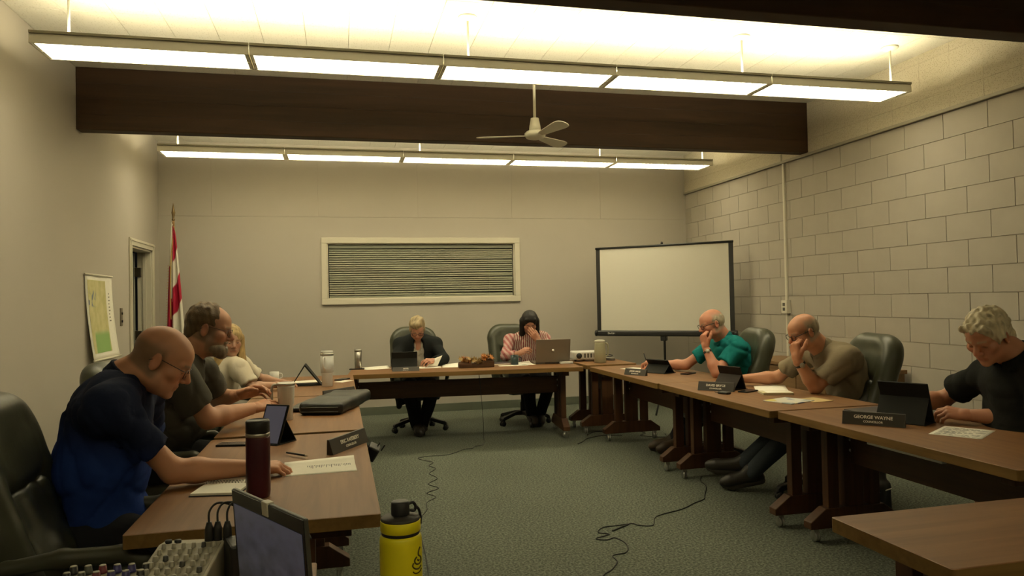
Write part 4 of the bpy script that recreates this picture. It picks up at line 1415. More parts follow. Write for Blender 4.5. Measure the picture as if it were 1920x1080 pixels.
MB().cyl((0.062, 0.04, 0.0), (0.062, 0.79, 0.0), 0.011, 10).build('bottom_roller', M_TRIM, mp)
MB().cyl((0.010, -0.005, 0.722), (0.010, 0.73, 0.722), 0.009, 10).build('top_rail', M_TRIM, mp)

# ---- flag on its pole ---------------------------------------------------------------------
fl = empty('flag', (-1.80, 8.86, 0), 0, 'red and white flag with gold fringe on a floor pole in the corner', 'flag')
gold = pmat('flag_gold', (0.42, 0.27, 0.07), 0.4, metal=0.3)
MB().cyl((0, 0, 0.03), (0, 0, 2.36), 0.013, 12).build('pole', wood('pole_wood', (0.18, 0.10, 0.04), (0.26, 0.15, 0.06), 0.4, axis=2), fl)
MB().lathe([(0.012, 2.36), (0.02, 2.37), (0.012, 2.385), (0.012, 2.40), (0.021, 2.45), (0.002, 2.56)], 12).build('finial', pmat('finial_bronze', (0.16, 0.11, 0.05), 0.4, metal=0.7), fl)
MB().lathe([(0.15, 0.0), (0.15, 0.015), (0.10, 0.03), (0.03, 0.06), (0.02, 0.10)], 24).build('stand', gold, fl)
NU, NV = 96, 130
V = []; C_ = []
RED = np.array((0.34, 0.009, 0.032)); WHT = np.array((0.70, 0.66, 0.56))
for j in range(NV + 1):
    v = j / NV                       # 0 top .. 1 bottom
    for i in range(NU + 1):
        u = i / NU                   # 0 hoist .. 1 fly
        spread = 0.018 + 0.10 * v ** 0.8
        th = u * 5.2 * PI
        x = (u - 0.42) * 2 * spread * 0.82 + 0.010 * v * math.sin(th * 0.5 + 1.0)
        y = -0.022 - 0.030 * (0.4 + 0.6 * v) * (1 + math.sin(th)) * 0.8
        z = 2.34 - 1.36 * v - 0.16 * u * (1 - v) * 0.6 - 0.02 * math.sin(th * 0.7) * v
        V.append((x, y, z))
        s = v + 0.30 * (u - 0.5)
        if u < 0.30:
            c = WHT if v < 0.36 else RED
            if u > 0.16: c = WHT if v < 0.62 else RED
        elif u < 0.42:
            c = WHT if v < 0.66 else RED
        else:
            c = RED if s < 0.30 else (WHT if s < 0.52 else (RED if s < 0.76 else WHT))
        C_.append(c)
Fq = []
for j in range(NV):
    for i in range(NU):
        a = j * (NU + 1) + i
        Fq.append((a, a + 1, a + NU + 2, a + NU + 1))
fo = link('flag_cloth', np_mesh('flag_cloth', [(np.array(V), np.array(Fq), np.array(C_))], vcol('flag_fabric', 0.6, 0.3)), None, fl)
fo.modifiers.new('thickness', 'SOLIDIFY').thickness = 0.003
fr = MB()
for j in range(46, NV, 3):
    a = V[j * (NU + 1)]
    fr.tube([a, (a[0] - 0.016, a[1] - 0.004, a[2] - 0.012)], 0.0028, 5)
for i in range(0, NU, 2):
    a = V[NV * (NU + 1) + i]
    fr.tube([a, (a[0], a[1], a[2] - 0.03)], 0.003, 5)
fr.build('fringe', gold, fo)
MB().tube(smooth_path([(0.01, -0.02, 2.30), (-0.015, -0.075, 1.9), (-0.02, -0.10, 1.55), (-0.015, -0.11, 1.25)]), 0.006, 8).build('cord', gold, fl)
# ================================================================ the people at the tables
REST = (0.35, 0.45, 0.3)
FIST = (1.1, 1.3, 0.8)
FLAT = (0.12, 0.18, 0.12)

# 1 --- navy polo, bald, glasses, leaning over the papers
def x1(child, c):
    glasses(c, 'thin', 0.002)
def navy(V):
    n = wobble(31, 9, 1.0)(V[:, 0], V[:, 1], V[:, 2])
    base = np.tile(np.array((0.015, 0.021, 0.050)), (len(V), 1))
    side = sstep(0.98, 0.80, V[:, 2] + 0.35 * (V[:, 0] + 0.85))      # blends to brighter blue lower down
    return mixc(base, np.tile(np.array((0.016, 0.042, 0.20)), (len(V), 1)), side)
person('bald person with glasses in a navy polo writing at the nearest left table',
       dict(pelvis=(-0.87, 3.03, 0.56), mid=(-0.90, 3.03, 0.84), neck=(-0.785, 3.03, 1.115), head=(-0.660, 3.03, 1.180),
            r_sh=(-0.80, 2.845, 1.035), l_sh=(-0.77, 3.235, 1.035), r_el=(-0.605, 2.93, 0.775), r_wr=(-0.345, 2.99, 0.757),
            l_el=(-0.80, 3.40, 0.80), l_wr=(-0.62, 3.28, 0.62),
            r_knee=(-0.44, 2.90, 0.50), l_knee=(-0.44, 3.20, 0.50), r_ankle=(-0.46, 2.90, 0.10), l_ankle=(-0.44, 3.22, 0.10), r_toe=(-0.27, 2.88, 0.045), l_toe=(-0.26, 3.22, 0.045)),
       dict(fwd=(0.86, 0.04, -0.50), s=1.05, fat=1.04, neck_r=0.057, stubble=((0.16, 0.105, 0.06), 0.75), brow=(0.26, 0.19, 0.13), shade=(0.36, 0.20, 0.13), shade_amt=0.5, res=0.0034, bald_top=0.03),
       dict(r=dict(dir=(0.95, 0.26, -0.10), back=(-0.1, -0.15, 1), curl=[(0.45, 0.45, 0.25), (0.5, 0.55, 0.3), (0.55, 0.6, 0.35), (0.6, 0.6, 0.35)], thumb=(0.7, 0.5), r=1.08, res=0.003, s=1.06),
            l=dict(dir=(0.9, -0.3, -0.2), back=(0.1, 0.2, 1), curl=REST)),
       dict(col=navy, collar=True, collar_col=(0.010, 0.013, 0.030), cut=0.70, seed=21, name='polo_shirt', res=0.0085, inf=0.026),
       (0.02, 0.021, 0.026), w=1.10, d=1.10, belly=1.10, skin=(0.54, 0.265, 0.15), extra=x1)

# 2 --- bearded, grey t-shirt
def x2(child, c):
    glasses(c, 'thin', 0.0)
    def h(S, P, E):
        E((0, -0.024, 0.040), (0.0845, 0.099, 0.092))
        E((0, -0.075, -0.03), (0.066, 0.042, 0.06), 0.02)
        E((0, 0.110, -0.01), (0.12, 0.100, 0.085), 0.008, 's')
        E((0, 0.068, 0.075), (0.05, 0.055, 0.06), 0.02, 's')
        for sg in (-1, 1):
            E((sg * 0.080, 0.012, -0.035), (0.04, 0.040, 0.058), 0.008, 's')
    hair_cap(c, child, (0.115, 0.075, 0.036), h, 3, 0.006, 130)
    def b(S, P, E):
        E((0, 0.045, -0.088), (0.064, 0.058, 0.042), 0.02)
        E((0, 0.078, -0.112), (0.034, 0.026, 0.026), 0.02)
        for sg in (-1, 1):
            S.cone(P(sg * 0.062, 0.014, -0.055), P(sg * 0.053, 0.036, -0.085), 0.009, 0.018, 0.02)
        E((0, 0.104, -0.066), (0.026, 0.03, 0.010), 0.006, 's')
        S.cone(P(-0.026, 0.088, -0.055), P(0.026, 0.088, -0.055), 0.008, 0.008, 0.008)
    hair_cap(c, child, (0.20, 0.165, 0.115), b, 4, 0.004, 160, name='beard')
person('bearded person with glasses in a grey shirt gesturing at the left tables',
       dict(pelvis=(-0.98, 4.25, 0.56), mid=(-0.97, 4.25, 0.83), neck=(-0.80, 4.25, 1.125), head=(-0.685, 4.25, 1.262),
            r_sh=(-0.80, 4.00, 1.03), l_sh=(-0.79, 4.50, 1.03), r_el=(-0.67, 4.06, 0.80), r_wr=(-0.48, 4.30, 0.81),
            l_el=(-0.70, 4.64, 0.83), l_wr=(-0.58, 4.50, 0.865),
            r_knee=(-0.50, 4.10, 0.52), l_knee=(-0.50, 4.42, 0.52), r_ankle=(-0.55, 4.10, 0.10), l_ankle=(-0.52, 4.42, 0.10), r_toe=(-0.36, 4.08, 0.045), l_toe=(-0.33, 4.44, 0.045)),
       dict(fwd=(0.97, -0.03, -0.22), s=1.10, fat=1.10, neck_r=0.068, hair_col=(0.12, 0.08, 0.04), res=0.0042, eyes='open', shade=(0.17, 0.14, 0.095), shade_amt=0.85, sideburn=1.0, stubble=((0.13, 0.09, 0.05), 0.8)),
       dict(r=dict(dir=(0.72, 0.66, 0.10), back=(-0.05, -0.55, 0.85), curl=(0.25, 0.35, 0.25), thumb=(0.8, 0.2), r=1.25, s=1.08),
            l=dict(dir=(0.85, -0.05, 0.20), back=(0.1, 0.7, 0.75), curl=(0.4, 0.5, 0.3), r=1.2, s=1.08)),
       dict(col=(0.078, 0.074, 0.060), cut=0.72, seed=33, name='t_shirt', collar=True, collar_gap=0.5, collar_col=(0.066, 0.062, 0.050)),
       (0.018, 0.018, 0.020), w=1.36, d=1.42, belly=1.36, skin=(0.48, 0.245, 0.145), extra=x2)

# 3 --- blond, mostly hidden
def x3(child, c):
    def h(S, P, E):
        E((0, -0.016, 0.038), (0.092, 0.108, 0.096))
        for sg in (-1, 1):
            S.cone(P(sg * 0.076, -0.005, 0.02), P(sg * 0.085, 0.015, -0.19), 0.034, 0.042, 0.02)
            S.cone(P(sg * 0.066, -0.04, 0.0), P(sg * 0.06, -0.06, -0.20), 0.04, 0.045, 0.02)
        E((0, 0.10, -0.04), (0.058, 0.075, 0.095), 0.01, 's')
    hair_cap(c, child, (0.36, 0.25, 0.105), h, 5, 0.006, 90, res=0.0055, stretch=(1.5, 1.5, 0.4))
person('blond person in a white top half hidden behind the bearded one',
       dict(pelvis=(-0.98, 6.12, 0.55), neck=(-0.83, 6.05, 0.98), head=(-0.82, 6.0, 1.115),
            r_sh=(-0.74, 5.88, 0.915), l_sh=(-0.78, 6.24, 0.92), r_el=(-0.65, 5.84, 0.765), r_wr=(-0.50, 6.03, 0.757),
            l_el=(-0.64, 6.36, 0.78), l_wr=(-0.48, 6.25, 0.757),
            r_knee=(-0.50, 6.0, 0.50), l_knee=(-0.50, 6.25, 0.50), r_ankle=(-0.52, 6.0, 0.10), l_ankle=(-0.52, 6.25, 0.10), r_toe=(-0.36, 6.0, 0.045), l_toe=(-0.36, 6.25, 0.045)),
       dict(fwd=(0.40, -0.90, -0.15), s=0.97, neck_r=0.050, hair_col=(0.25, 0.17, 0.08), res=0.005, eyes='open'),
       dict(r=dict(dir=(0.85, 0.45, -0.05), back=(0, 0, 1), curl=REST, r=0.88, s=0.92), l=dict(dir=(0.85, -0.4, -0.05), back=(0, 0, 1), curl=REST, r=0.88, s=0.92)),
       dict(col=(0.66, 0.60, 0.47), cut=0.80, seed=5, name='blouse', vneck=True),
       (0.03, 0.03, 0.04), w=0.88, d=0.90, belly=1.0, skin=(0.44, 0.25, 0.165), extra=x3)

# 4 --- short grey-blond hair, dark jacket over a pale blouse
def x4(child, c):
    glasses(c, 'dark', 0.002)
    def h(S, P, E):
        E((0, -0.020, 0.042), (0.087, 0.104, 0.096))
        E((0.015, 0.050, 0.090), (0.055, 0.045, 0.035), 0.02)
        for sg in (-1, 1):
            E((sg * 0.072, 0.018, 0.0), (0.014, 0.030, 0.036), 0.015)
        E((0, 0.120, -0.022), (0.072, 0.086, 0.080), 0.008, 's')
        for sg in (-1, 1):
            E((sg * 0.092, 0.0, -0.05), (0.04, 0.05, 0.05), 0.008, 's')
    hair_cap(c, child, (0.33, 0.255, 0.14), h, 7, 0.009, 95, stretch=(1.2, 1.2, 1))
    # jacket: open front, long sleeves, hanging tail on one side
    J = c['J']; G = SDF(0.04)
    torso_prims(G, J, 1.0, 1.0, 1.0, 0.034)
    for sd in ('r', 'l'):
        G.cone(J[sd + '_sh'], J[sd + '_el'], 0.070, 0.064, 0.03)
        G.cone(J[sd + '_el'], J[sd + '_wr'], 0.064, 0.050, 0.02, cut=0.9)
    lat, fwd, up = c['lat'], c['fwd'], c['up']
    n = J['neck']
    for t in np.linspace(0, 1, 6):
        p = n + fwd * 0.13 - up * (0.02 + 0.40 * t)
        G.ell(p, (0.060 - 0.004 * t, 0.10, 0.075), np.stack([lat, fwd, up], 1), 0.008, 's')
    G.cone(n + up * 0.08, n - up * 0.005, 0.070, 0.066, 0.01, 's')
    G.cone((0.585, 7.80, 0.52), (0.60, 7.74, 0.30), 0.05, 0.030, 0.03)
    G.cone((0.66, 7.82, 0.52), (0.65, 7.75, 0.34), 0.05, 0.030, 0.03)
    G.post = wobble(41, 36, 0.008)
    child('jacket', G, 0.009, (0.014, 0.016, 0.016), M_CLOTH)
def blouse4(V):
    t = wobble(51, 120, 1.0, 7)(V[:, 0], V[:, 1], V[:, 2])
    return mixc(np.tile(np.array((0.52, 0.49, 0.41)), (len(V), 1)), np.tile(np.array((0.34, 0.30, 0.24)), (len(V), 1)), sstep(0.05, 0.4, t))
person('short-haired person in a dark jacket reading at the back table',
       dict(pelvis=(0.83, 7.98, 0.55), mid=(0.83, 7.98, 0.76), neck=(0.82, 7.90, 0.99), head=(0.81, 7.80, 1.105),
            r_sh=(0.645, 7.92, 0.925), l_sh=(1.005, 7.92, 0.925), r_el=(0.585, 7.70, 0.775), r_wr=(0.65, 7.50, 0.765),
            l_el=(1.07, 7.72, 0.775), l_wr=(0.955, 7.56, 0.775),
            r_knee=(0.68, 7.52, 0.50), l_knee=(0.94, 7.54, 0.50), r_ankle=(0.77, 7.66, 0.11), l_ankle=(0.84, 7.70, 0.10), r_toe=(0.80, 7.50, 0.05), l_toe=(0.76, 7.56, 0.045)),
       dict(fwd=(-0.06, -0.80, -0.60), s=0.98, hair_col=(0.2, 0.15, 0.09), res=0.0045),
       dict(r=dict(dir=(0.25, -0.9, -0.1), back=(0, 0, 1), curl=REST, r=0.9, s=0.94), l=dict(dir=(-0.70, -0.6, 0.05), back=(0.2, -0.5, 0.8), curl=(0.5, 0.6, 0.4), r=0.9, s=0.94)),
       dict(col=blouse4, cut=0.10, seed=8, name='blouse', vneck=0.55, inf=0.006),
       (0.012, 0.012, 0.014), w=0.98, d=0.98, belly=1.0, skin=(0.50, 0.25, 0.165), extra=x4)
# 5 --- dark bob, striped blouse, hand over the face
def x5(child, c):
    def h(S, P, E):
        E((0, -0.014, 0.040), (0.094, 0.110, 0.100))
        for sg in (-1, 1):
            S.cone(P(sg * 0.074, 0.01, 0.03), P(sg * 0.084, 0.030, -0.125), 0.036, 0.034, 0.02)
            S.cone(P(sg * 0.066, -0.045, 0.0), P(sg * 0.06, -0.05, -0.13), 0.045, 0.045, 0.02)
        S.cone(P(-0.05, 0.070, 0.082), P(0.05, 0.070, 0.082), 0.014, 0.014, 0.02)
        E((0, 0.112, -0.030), (0.056, 0.085, 0.092), 0.01, 's')
    hair_cap(c, child, (0.009, 0.007, 0.005), h, 9, 0.004, 90, res=0.005, stretch=(1.5, 1.5, 0.4))
def stripes(V):
    x = V[:, 0] + 0.003 * np.sin(V[:, 2] * 30)
    lo = (V[:, 0] > 1.90) & (V[:, 0] < 2.26)
    fr = np.where(lo, 46.0, 60.0)
    t = np.sin(x * 2 * math.pi * fr)
    a = np.tile(np.array((0.60, 0.52, 0.44)), (len(V), 1)); b = np.tile(np.array((0.22, 0.035, 0.045)), (len(V), 1))
    m = sstep(-0.15, 0.15, t)
    sl = np.tile(np.array((0.36, 0.13, 0.13)), (len(V), 1))
    col = mixc(a, b, m)
    return np.where(lo[:, None], col, mixc(sl, np.tile(np.array((0.50, 0.33, 0.30)), (len(V), 1)), sstep(-0.2, 0.2, np.sin(V[:, 2] * 60 + V[:, 0] * 120))))
person('dark-haired person in a striped blouse covering the face with one hand',
       dict(pelvis=(2.06, 8.00, 0.55), mid=(2.06, 8.0, 0.77), neck=(2.055, 7.91, 1.01), head=(2.05, 7.80, 1.135),
            r_sh=(1.86, 7.92, 0.945), l_sh=(2.26, 7.92, 0.945), r_el=(1.765, 7.74, 0.79), r_wr=(1.855, 7.56, 0.815),
            l_el=(2.235, 7.66, 0.765), l_wr=(2.105, 7.63, 0.935),
            r_knee=(1.96, 7.56, 0.50), l_knee=(2.20, 7.56, 0.50), r_ankle=(2.05, 7.80, 0.12), l_ankle=(2.16, 7.82, 0.12), r_toe=(2.06, 7.68, 0.05), l_toe=(2.14, 7.70, 0.05)),
       dict(fwd=(-0.12, -0.84, -0.52), s=0.98, hair_col=(0.014, 0.011, 0.008), res=0.0045),
       dict(r=dict(dir=(0.55, -0.55, 0.35), back=(-0.3, -0.6, 0.6), curl=(0.6, 0.7, 0.5), r=0.9, s=0.94),
            l=dict(dir=(-0.62, 0.06, 0.78), back=(-0.2, -0.95, -0.1), curl=(0.25, 0.45, 0.3), thumb=(0.6, 0.3), r=0.9, s=0.96, res=0.003)),
       dict(col=stripes, long=True, seed=12, cuff=0.88, name='blouse', res=0.0055),
       (0.010, 0.010, 0.012), w=1.12, d=1.10, belly=1.15, skin=(0.48, 0.24, 0.155), extra=x5)

# 6 --- teal polo, chin on hand
def x6(child, c):
    glasses(c, 'dark', 0.0)
    watch(c, c['J']['l_wr'], c['J']['l_el'], (0.03, 0.028, 0.022))
    def h(S, P, E):
        E((0, -0.020, 0.024), (0.0805, 0.0995, 0.084))
        E((0, 0.035, 0.118), (0.080, 0.120, 0.062), 0.01, 's')
        E((0, 0.128, 0.0), (0.12, 0.100, 0.15), 0.008, 's')
        E((0, -0.01, -0.10), (0.12, 0.12, 0.058), 0.008, 's')
        for sg in (-1, 1): E((sg * 0.085, -0.005, -0.01), (0.03, 0.032, 0.045), 0.006, 's')
    hair_cap(c, child, (0.42, 0.36, 0.25), h, 13, 0.003, 150)
def teal(V):
    return np.tile(np.array((0.010, 0.165, 0.165)), (len(V), 1))
person('person in a teal polo with chin on hand and pen at the right tables',
       dict(pelvis=(3.40, 5.68, 0.56), mid=(3.37, 5.68, 0.79), neck=(3.20, 5.67, 1.015), head=(3.085, 5.65, 1.150),
            l_sh=(3.215, 5.46, 0.955), r_sh=(3.235, 5.89, 0.955), l_el=(3.02, 5.46, 0.757), l_wr=(2.975, 5.55, 0.955),
            r_el=(3.03, 6.03, 0.775), r_wr=(2.865, 6.265, 0.765),
            l_knee=(3.02, 5.55, 0.50), r_knee=(3.02, 5.85, 0.50), l_ankle=(2.94, 5.98, 0.11), r_ankle=(2.93, 6.08, 0.11), l_toe=(2.74, 6.00, 0.045), r_toe=(2.73, 6.14, 0.045)),
       dict(fwd=(-0.96, 0.06, -0.24), s=1.02, fat=1.06, neck_r=0.062, stubble=((0.42, 0.34, 0.25), 0.75), brow=(0.32, 0.24, 0.17), res=0.0042),
       dict(l=dict(dir=(-0.12, 0.22, 0.96), back=(-0.97, -0.15, -0.1), curl=[(1.0, 1.2, 0.6), (1.05, 1.25, 0.6), (1.1, 1.25, 0.6), (1.15, 1.25, 0.6)], thumb=(1.0, 0.1), r=1.08, s=1.04),
            r=dict(dir=(-0.60, 0.70, 0.15), back=(-0.3, 0.1, 0.95), curl=[(0.5, 0.8, 0.4), (0.7, 0.9, 0.5), (0.9, 1.0, 0.6), (1.0, 1.0, 0.6)], thumb=(0.5, 0.8), r=1.08, s=1.04)),
       dict(col=teal, collar=True, collar_col=(0.008, 0.13, 0.135), cut=0.66, seed=44, name='polo_shirt'),
       (0.018, 0.019, 0.024), shoes=pmat('brown_boot', (0.055, 0.036, 0.02), 0.55, bump=(60, 0.2, 0.002)), w=1.16, d=1.18, belly=1.22, skin=(0.53, 0.235, 0.145), extra=x6)

# 7 --- tan shirt, chin on hand, feet stretched out
def x7(child, c):
    glasses(c, 'dark', 0.0)
    watch(c, c['J']['l_wr'], c['J']['l_el'], (0.03, 0.026, 0.02))
    def h(S, P, E):
        E((0, -0.021, 0.022), (0.0795, 0.0985, 0.086))
        E((0, 0.045, 0.112), (0.080, 0.120, 0.062), 0.01, 's')
        E((0, 0.128, 0.0), (0.12, 0.100, 0.15), 0.008, 's')
        E((0, -0.01, -0.10), (0.12, 0.12, 0.058), 0.008, 's')
        for sg in (-1, 1): E((sg * 0.085, -0.005, -0.01), (0.03, 0.032, 0.045), 0.006, 's')
    hair_cap(c, child, (0.30, 0.245, 0.165), h, 15, 0.0025, 150)
person('person in a tan shirt with chin on hand, legs stretched out, at the right tables',
       dict(pelvis=(3.53, 4.40, 0.56), mid=(3.48, 4.40, 0.79), neck=(3.235, 4.41, 1.005), head=(3.105, 4.42, 1.125),
            l_sh=(3.29, 4.19, 0.965), r_sh=(3.30, 4.63, 0.955), l_el=(3.125, 4.33, 0.757), l_wr=(2.995, 4.335, 0.945),
            r_el=(3.155, 4.81, 0.775), r_wr=(2.905, 4.88, 0.770),
            l_knee=(3.08, 4.46, 0.48), r_knee=(3.10, 4.62, 0.47), l_ankle=(2.83, 4.66, 0.13), r_ankle=(2.86, 4.80, 0.17), l_toe=(2.655, 4.74, 0.055), r_toe=(2.655, 4.95, 0.135)),
       dict(fwd=(-0.94, 0.05, -0.34), s=1.02, fat=1.03, neck_r=0.060, stubble=((0.34, 0.27, 0.19), 0.75), brow=(0.25, 0.18, 0.12), res=0.0040),
       dict(l=dict(dir=(-0.02, 0.20, 0.97), back=(-0.96, -0.2, -0.05), curl=[(0.95, 1.2, 0.6), (1.0, 1.25, 0.6), (1.05, 1.25, 0.6), (1.1, 1.25, 0.6)], thumb=(1.0, 0.1), r=1.1, s=1.05, res=0.003),
            r=dict(dir=(-0.92, 0.05, 0.15), back=(0.1, 0.3, 0.9), curl=(0.5, 0.7, 0.5), thumb=(0.7, 0.4), r=1.08, s=1.04)),
       dict(col=(0.215, 0.175, 0.115), collar=True, collar_col=(0.205, 0.167, 0.11), cut=0.72, seed=52, name='shirt'),
       (0.060, 0.072, 0.085), w=1.14, d=1.14, belly=1.16, skin=(0.50, 0.235, 0.13), extra=x7)

# 8 --- wavy grey hair, black polo, bent over a tablet
def x8(child, c):
    def h(S, P, E):
        E((0, -0.020, 0.040), (0.088, 0.106, 0.096))
        S.cone(P(-0.050, 0.066, 0.078), P(0.050, 0.066, 0.078), 0.018, 0.018, 0.02)
        E((0, -0.080, -0.03), (0.066, 0.040, 0.06), 0.02)
        for sg in (-1, 1): E((sg * 0.074, 0.012, 0.010), (0.016, 0.028, 0.035), 0.015)
        E((0, 0.120, -0.028), (0.080, 0.086, 0.082), 0.008, 's')
        for sg in (-1, 1): E((sg * 0.090, 0.012, -0.045), (0.035, 0.048, 0.052), 0.008, 's')
    hair_cap(c, child, (0.55, 0.48, 0.33), h, 17, 0.012, 150, res=0.0036, var=0.18)
person('grey-haired person in a black polo bent over a tablet at the right',
       dict(pelvis=(3.40, 2.90, 0.56), mid=(3.285, 2.90, 0.81), neck=(3.165, 2.87, 1.065), head=(3.045, 2.895, 1.165),
            l_sh=(3.155, 2.62, 0.985), r_sh=(3.225, 3.07, 0.965), l_el=(3.24, 2.82, 0.765), l_wr=(3.075, 3.03, 0.762),
            r_el=(3.215, 3.36, 0.79), r_wr=(2.985, 3.335, 0.795),
            l_knee=(3.08, 2.66, 0.50), r_knee=(3.10, 3.02, 0.50), l_ankle=(3.16, 2.66, 0.10), r_ankle=(3.16, 3.02, 0.10), l_toe=(2.97, 2.66, 0.045), r_toe=(2.97, 3.04, 0.045)),
       dict(fwd=(-0.88, -0.16, -0.50), s=1.04, fat=1.05, neck_r=0.062, hair_col=(0.40, 0.32, 0.2), res=0.0036),
       dict(l=dict(dir=(-0.72, 0.66, 0.10), back=(-0.25, -0.35, 0.9), curl=[(0.5, 0.7, 0.4), (0.6, 0.7, 0.45), (0.7, 0.7, 0.5), (0.75, 0.7, 0.5)], thumb=(0.7, 0.5), r=1.16, s=1.06, res=0.003),
            r=dict(dir=(-0.95, -0.1, -0.12), back=(-0.1, 0.6, 0.7), curl=(0.4, 0.6, 0.4), r=1.12, s=1.06)),
       dict(col=(0.0125, 0.0135, 0.0125), collar=True, collar_col=(0.010, 0.011, 0.010), cut=0.66, seed=63, name='polo_shirt'),
       (0.05, 0.045, 0.035), shorts=True, w=1.25, d=1.25, belly=1.25, skin=(0.44, 0.20, 0.115), extra=x8)
# ================================================================ things on the tables
def grp(name, loc, rz, label, cat, group=None):
    return empty(name, loc, rz, label, cat, group)

def sheet_obj(name, x, y, w, l, rz, label, cat='paper', z=TZ, mat=None, lines=0, curl=0.0, group=None):
    """single sheet of paper lying flat, with a lightly lifted edge and optional printed lines"""
    t = grp(name, (x, y, z), rz, label, cat, group)
    n = 8
    vs = []; fs = []
    for j in range(n + 1):
        for i in range(n + 1):
            u, v = i / n, j / n
            zz = 0.0006 + curl * max(0, v - 0.55) ** 2 * 4 * (0.4 + 0.6 * u)
            vs.append(((u - .5) * w, (v - .5) * l, zz))
    for j in range(n):
        for i in range(n):
            a = j * (n + 1) + i
            fs.append((a, a + 1, a + n + 2, a + n + 1))
    p = MB().add(vs, fs, True).build('sheet', mat or M_PAPER, t)
    p.modifiers.new('thickness', 'SOLIDIFY').thickness = 0.0006
    if lines:
        mb = MB(); r = random.Random(int(abs(x * 1000)))
        for k in range(lines):
            y0 = -l * 0.42 + l * 0.84 * k / lines
            x0 = -w * 0.42
            while x0 < w * 0.36:
                ww = r.uniform(0.01, 0.05)
                if r.random() < 0.75:
                    v0 = (y0 / l + .5)
                    zz = 0.0013 + curl * max(0, v0 - 0.55) ** 2 * 4 * (0.4 + 0.6 * (x0 / w + .5))
                    mb.box((x0, y0, zz), (min(x0 + ww, w * 0.42), y0 + l * 0.014, zz + 0.0002))
                x0 += ww + 0.008
        mb.build('print', M_INK, t)
    return t

def nameplate(x, y, rz, l, line1, line2, label, h=0.062):
    """wedge desk plate; local +y is the side read by the viewer"""
    t = grp('nameplate', (x, y, TZ), rz, label, 'nameplate', 'desk nameplates')
    mb = MB().prism([(-0.006, 0), (0.028, 0), (0.006, h), (-0.004, h)], 0, -l / 2, l / 2)
    mb.build('plate', pmat('plate_brown', (0.036, 0.031, 0.024), 0.45), t, bevel=0.0015)
    a = math.atan2(0.022, h)
    mt = pmat('engraving_white', (0.92, 0.88, 0.76), 0.7)
    if line1:
        text_mesh('lettering', line1, h * 0.36, mt, t, (0, 0.0185, h * 0.62), (PI / 2 - a, 0, PI), 0.0005)
        text_mesh('lettering', line2, h * 0.22, mt, t, (0, 0.0255, h * 0.28), (PI / 2 - a, 0, PI), 0.0003)
    return t

def tumbler(name, x, y, prof, mats, label, cat='tumbler', rz=0.0, handle=None):
    """mats: list of (part name, material, profile)"""
    t = grp(name, (x, y, TZ), rz, label, cat)
    for nm, m, pf in mats:
        MB().lathe(pf, 32).build(nm, m, t)
    if handle:
        MB().tube(smooth_path(handle[0]), handle[1], 8).build('handle', handle[2], t)
    return t

def tablet(name, x, y, rz, w, h, lean, label, glow=None, z=TZ, stand='flap', case=None):
    """slab leaning back; local +y is the screen side"""
    t = grp(name, (x, y, z), rz, label, 'tablet', None)
    c, s_ = math.cos(lean), math.sin(lean)
    Mx = Matrix.Rotation(lean, 4, 'X')
    MB().box((-w / 2, -0.011, 0), (w / 2, 0, h), Mx).build('case', case or M_CASE, t, bevel=0.004)
    m = M_SCREENBLK if glow is None else pmat('tablet_glow_%d' % int(glow[2] * 1000), (0.03, 0.03, 0.035), 0.15, emit=glow, emit_s=1.0)
    MB().box((-w / 2 + 0.009, 0.0, 0.009), (w / 2 - 0.009, 0.0012, h - 0.009), Mx).build('display', m, t)
    if stand == 'flap':
        # folded cover: triangular prop behind the slab
        p0 = Vector((0, -0.011 * c - 0.62 * h * s_, 0.62 * h * c))
        b0 = Vector((0, -0.62 * h * s_ - 0.085, 0.003))
        v = [(-w / 2 + 0.004, p0.y, p0.z), (w / 2 - 0.004, p0.y, p0.z), (w / 2 - 0.004, b0.y, b0.z), (-w / 2 + 0.004, b0.y, b0.z)]
        pr = MB().add(v, [(0, 1, 2, 3)]).build('prop_flap', case or M_CASE, t)
        pr.modifiers.new('thickness', 'SOLIDIFY').thickness = 0.004
        ft = MB().box((-w / 2, -0.62 * h * s_ - 0.088, 0), (w / 2, 0.012, 0.004)).build('foot_flap', case or M_CASE, t, bevel=0.001)
        mb = MB().box((-0.018, -0.014, h * 0.42), (-0.006, -0.010, h * 0.62), Mx)
        mb.build('camera_strip', pmat('case_grey', (0.10, 0.10, 0.10), 0.4), t)
    return t

def phone(x, y, rz, label, z=TZ):
    t = grp('phone', (x, y, z), rz, label, 'phone', None)
    part_box('body', M_CASE, t, (-0.037, -0.075, 0), (0.037, 0.075, 0.009), 0.003)
    part_box('display', M_SCREENBLK, t, (-0.034, -0.071, 0.009), (0.034, 0.071, 0.0096))
    return t

def pen(a, b, label, col=(0.02, 0.02, 0.022), tip=(0.5, 0.45, 0.3)):
    a = Vector(a); b = Vector(b); dlt = b - a
    t = grp('pen', tuple(a), 0, label, 'pen')
    MB().tube([(0, 0, 0), dlt * 0.88], 0.0045, 8).build('barrel', pmat('pen_%d' % int(col[0] * 999), col, 0.35), t)
    MB().tube([dlt * 0.88, dlt], 0.0042, 8, taper=[0.0042, 0.0012]).build('tip', pmat('pen_tip', tip, 0.35), t)
    return t

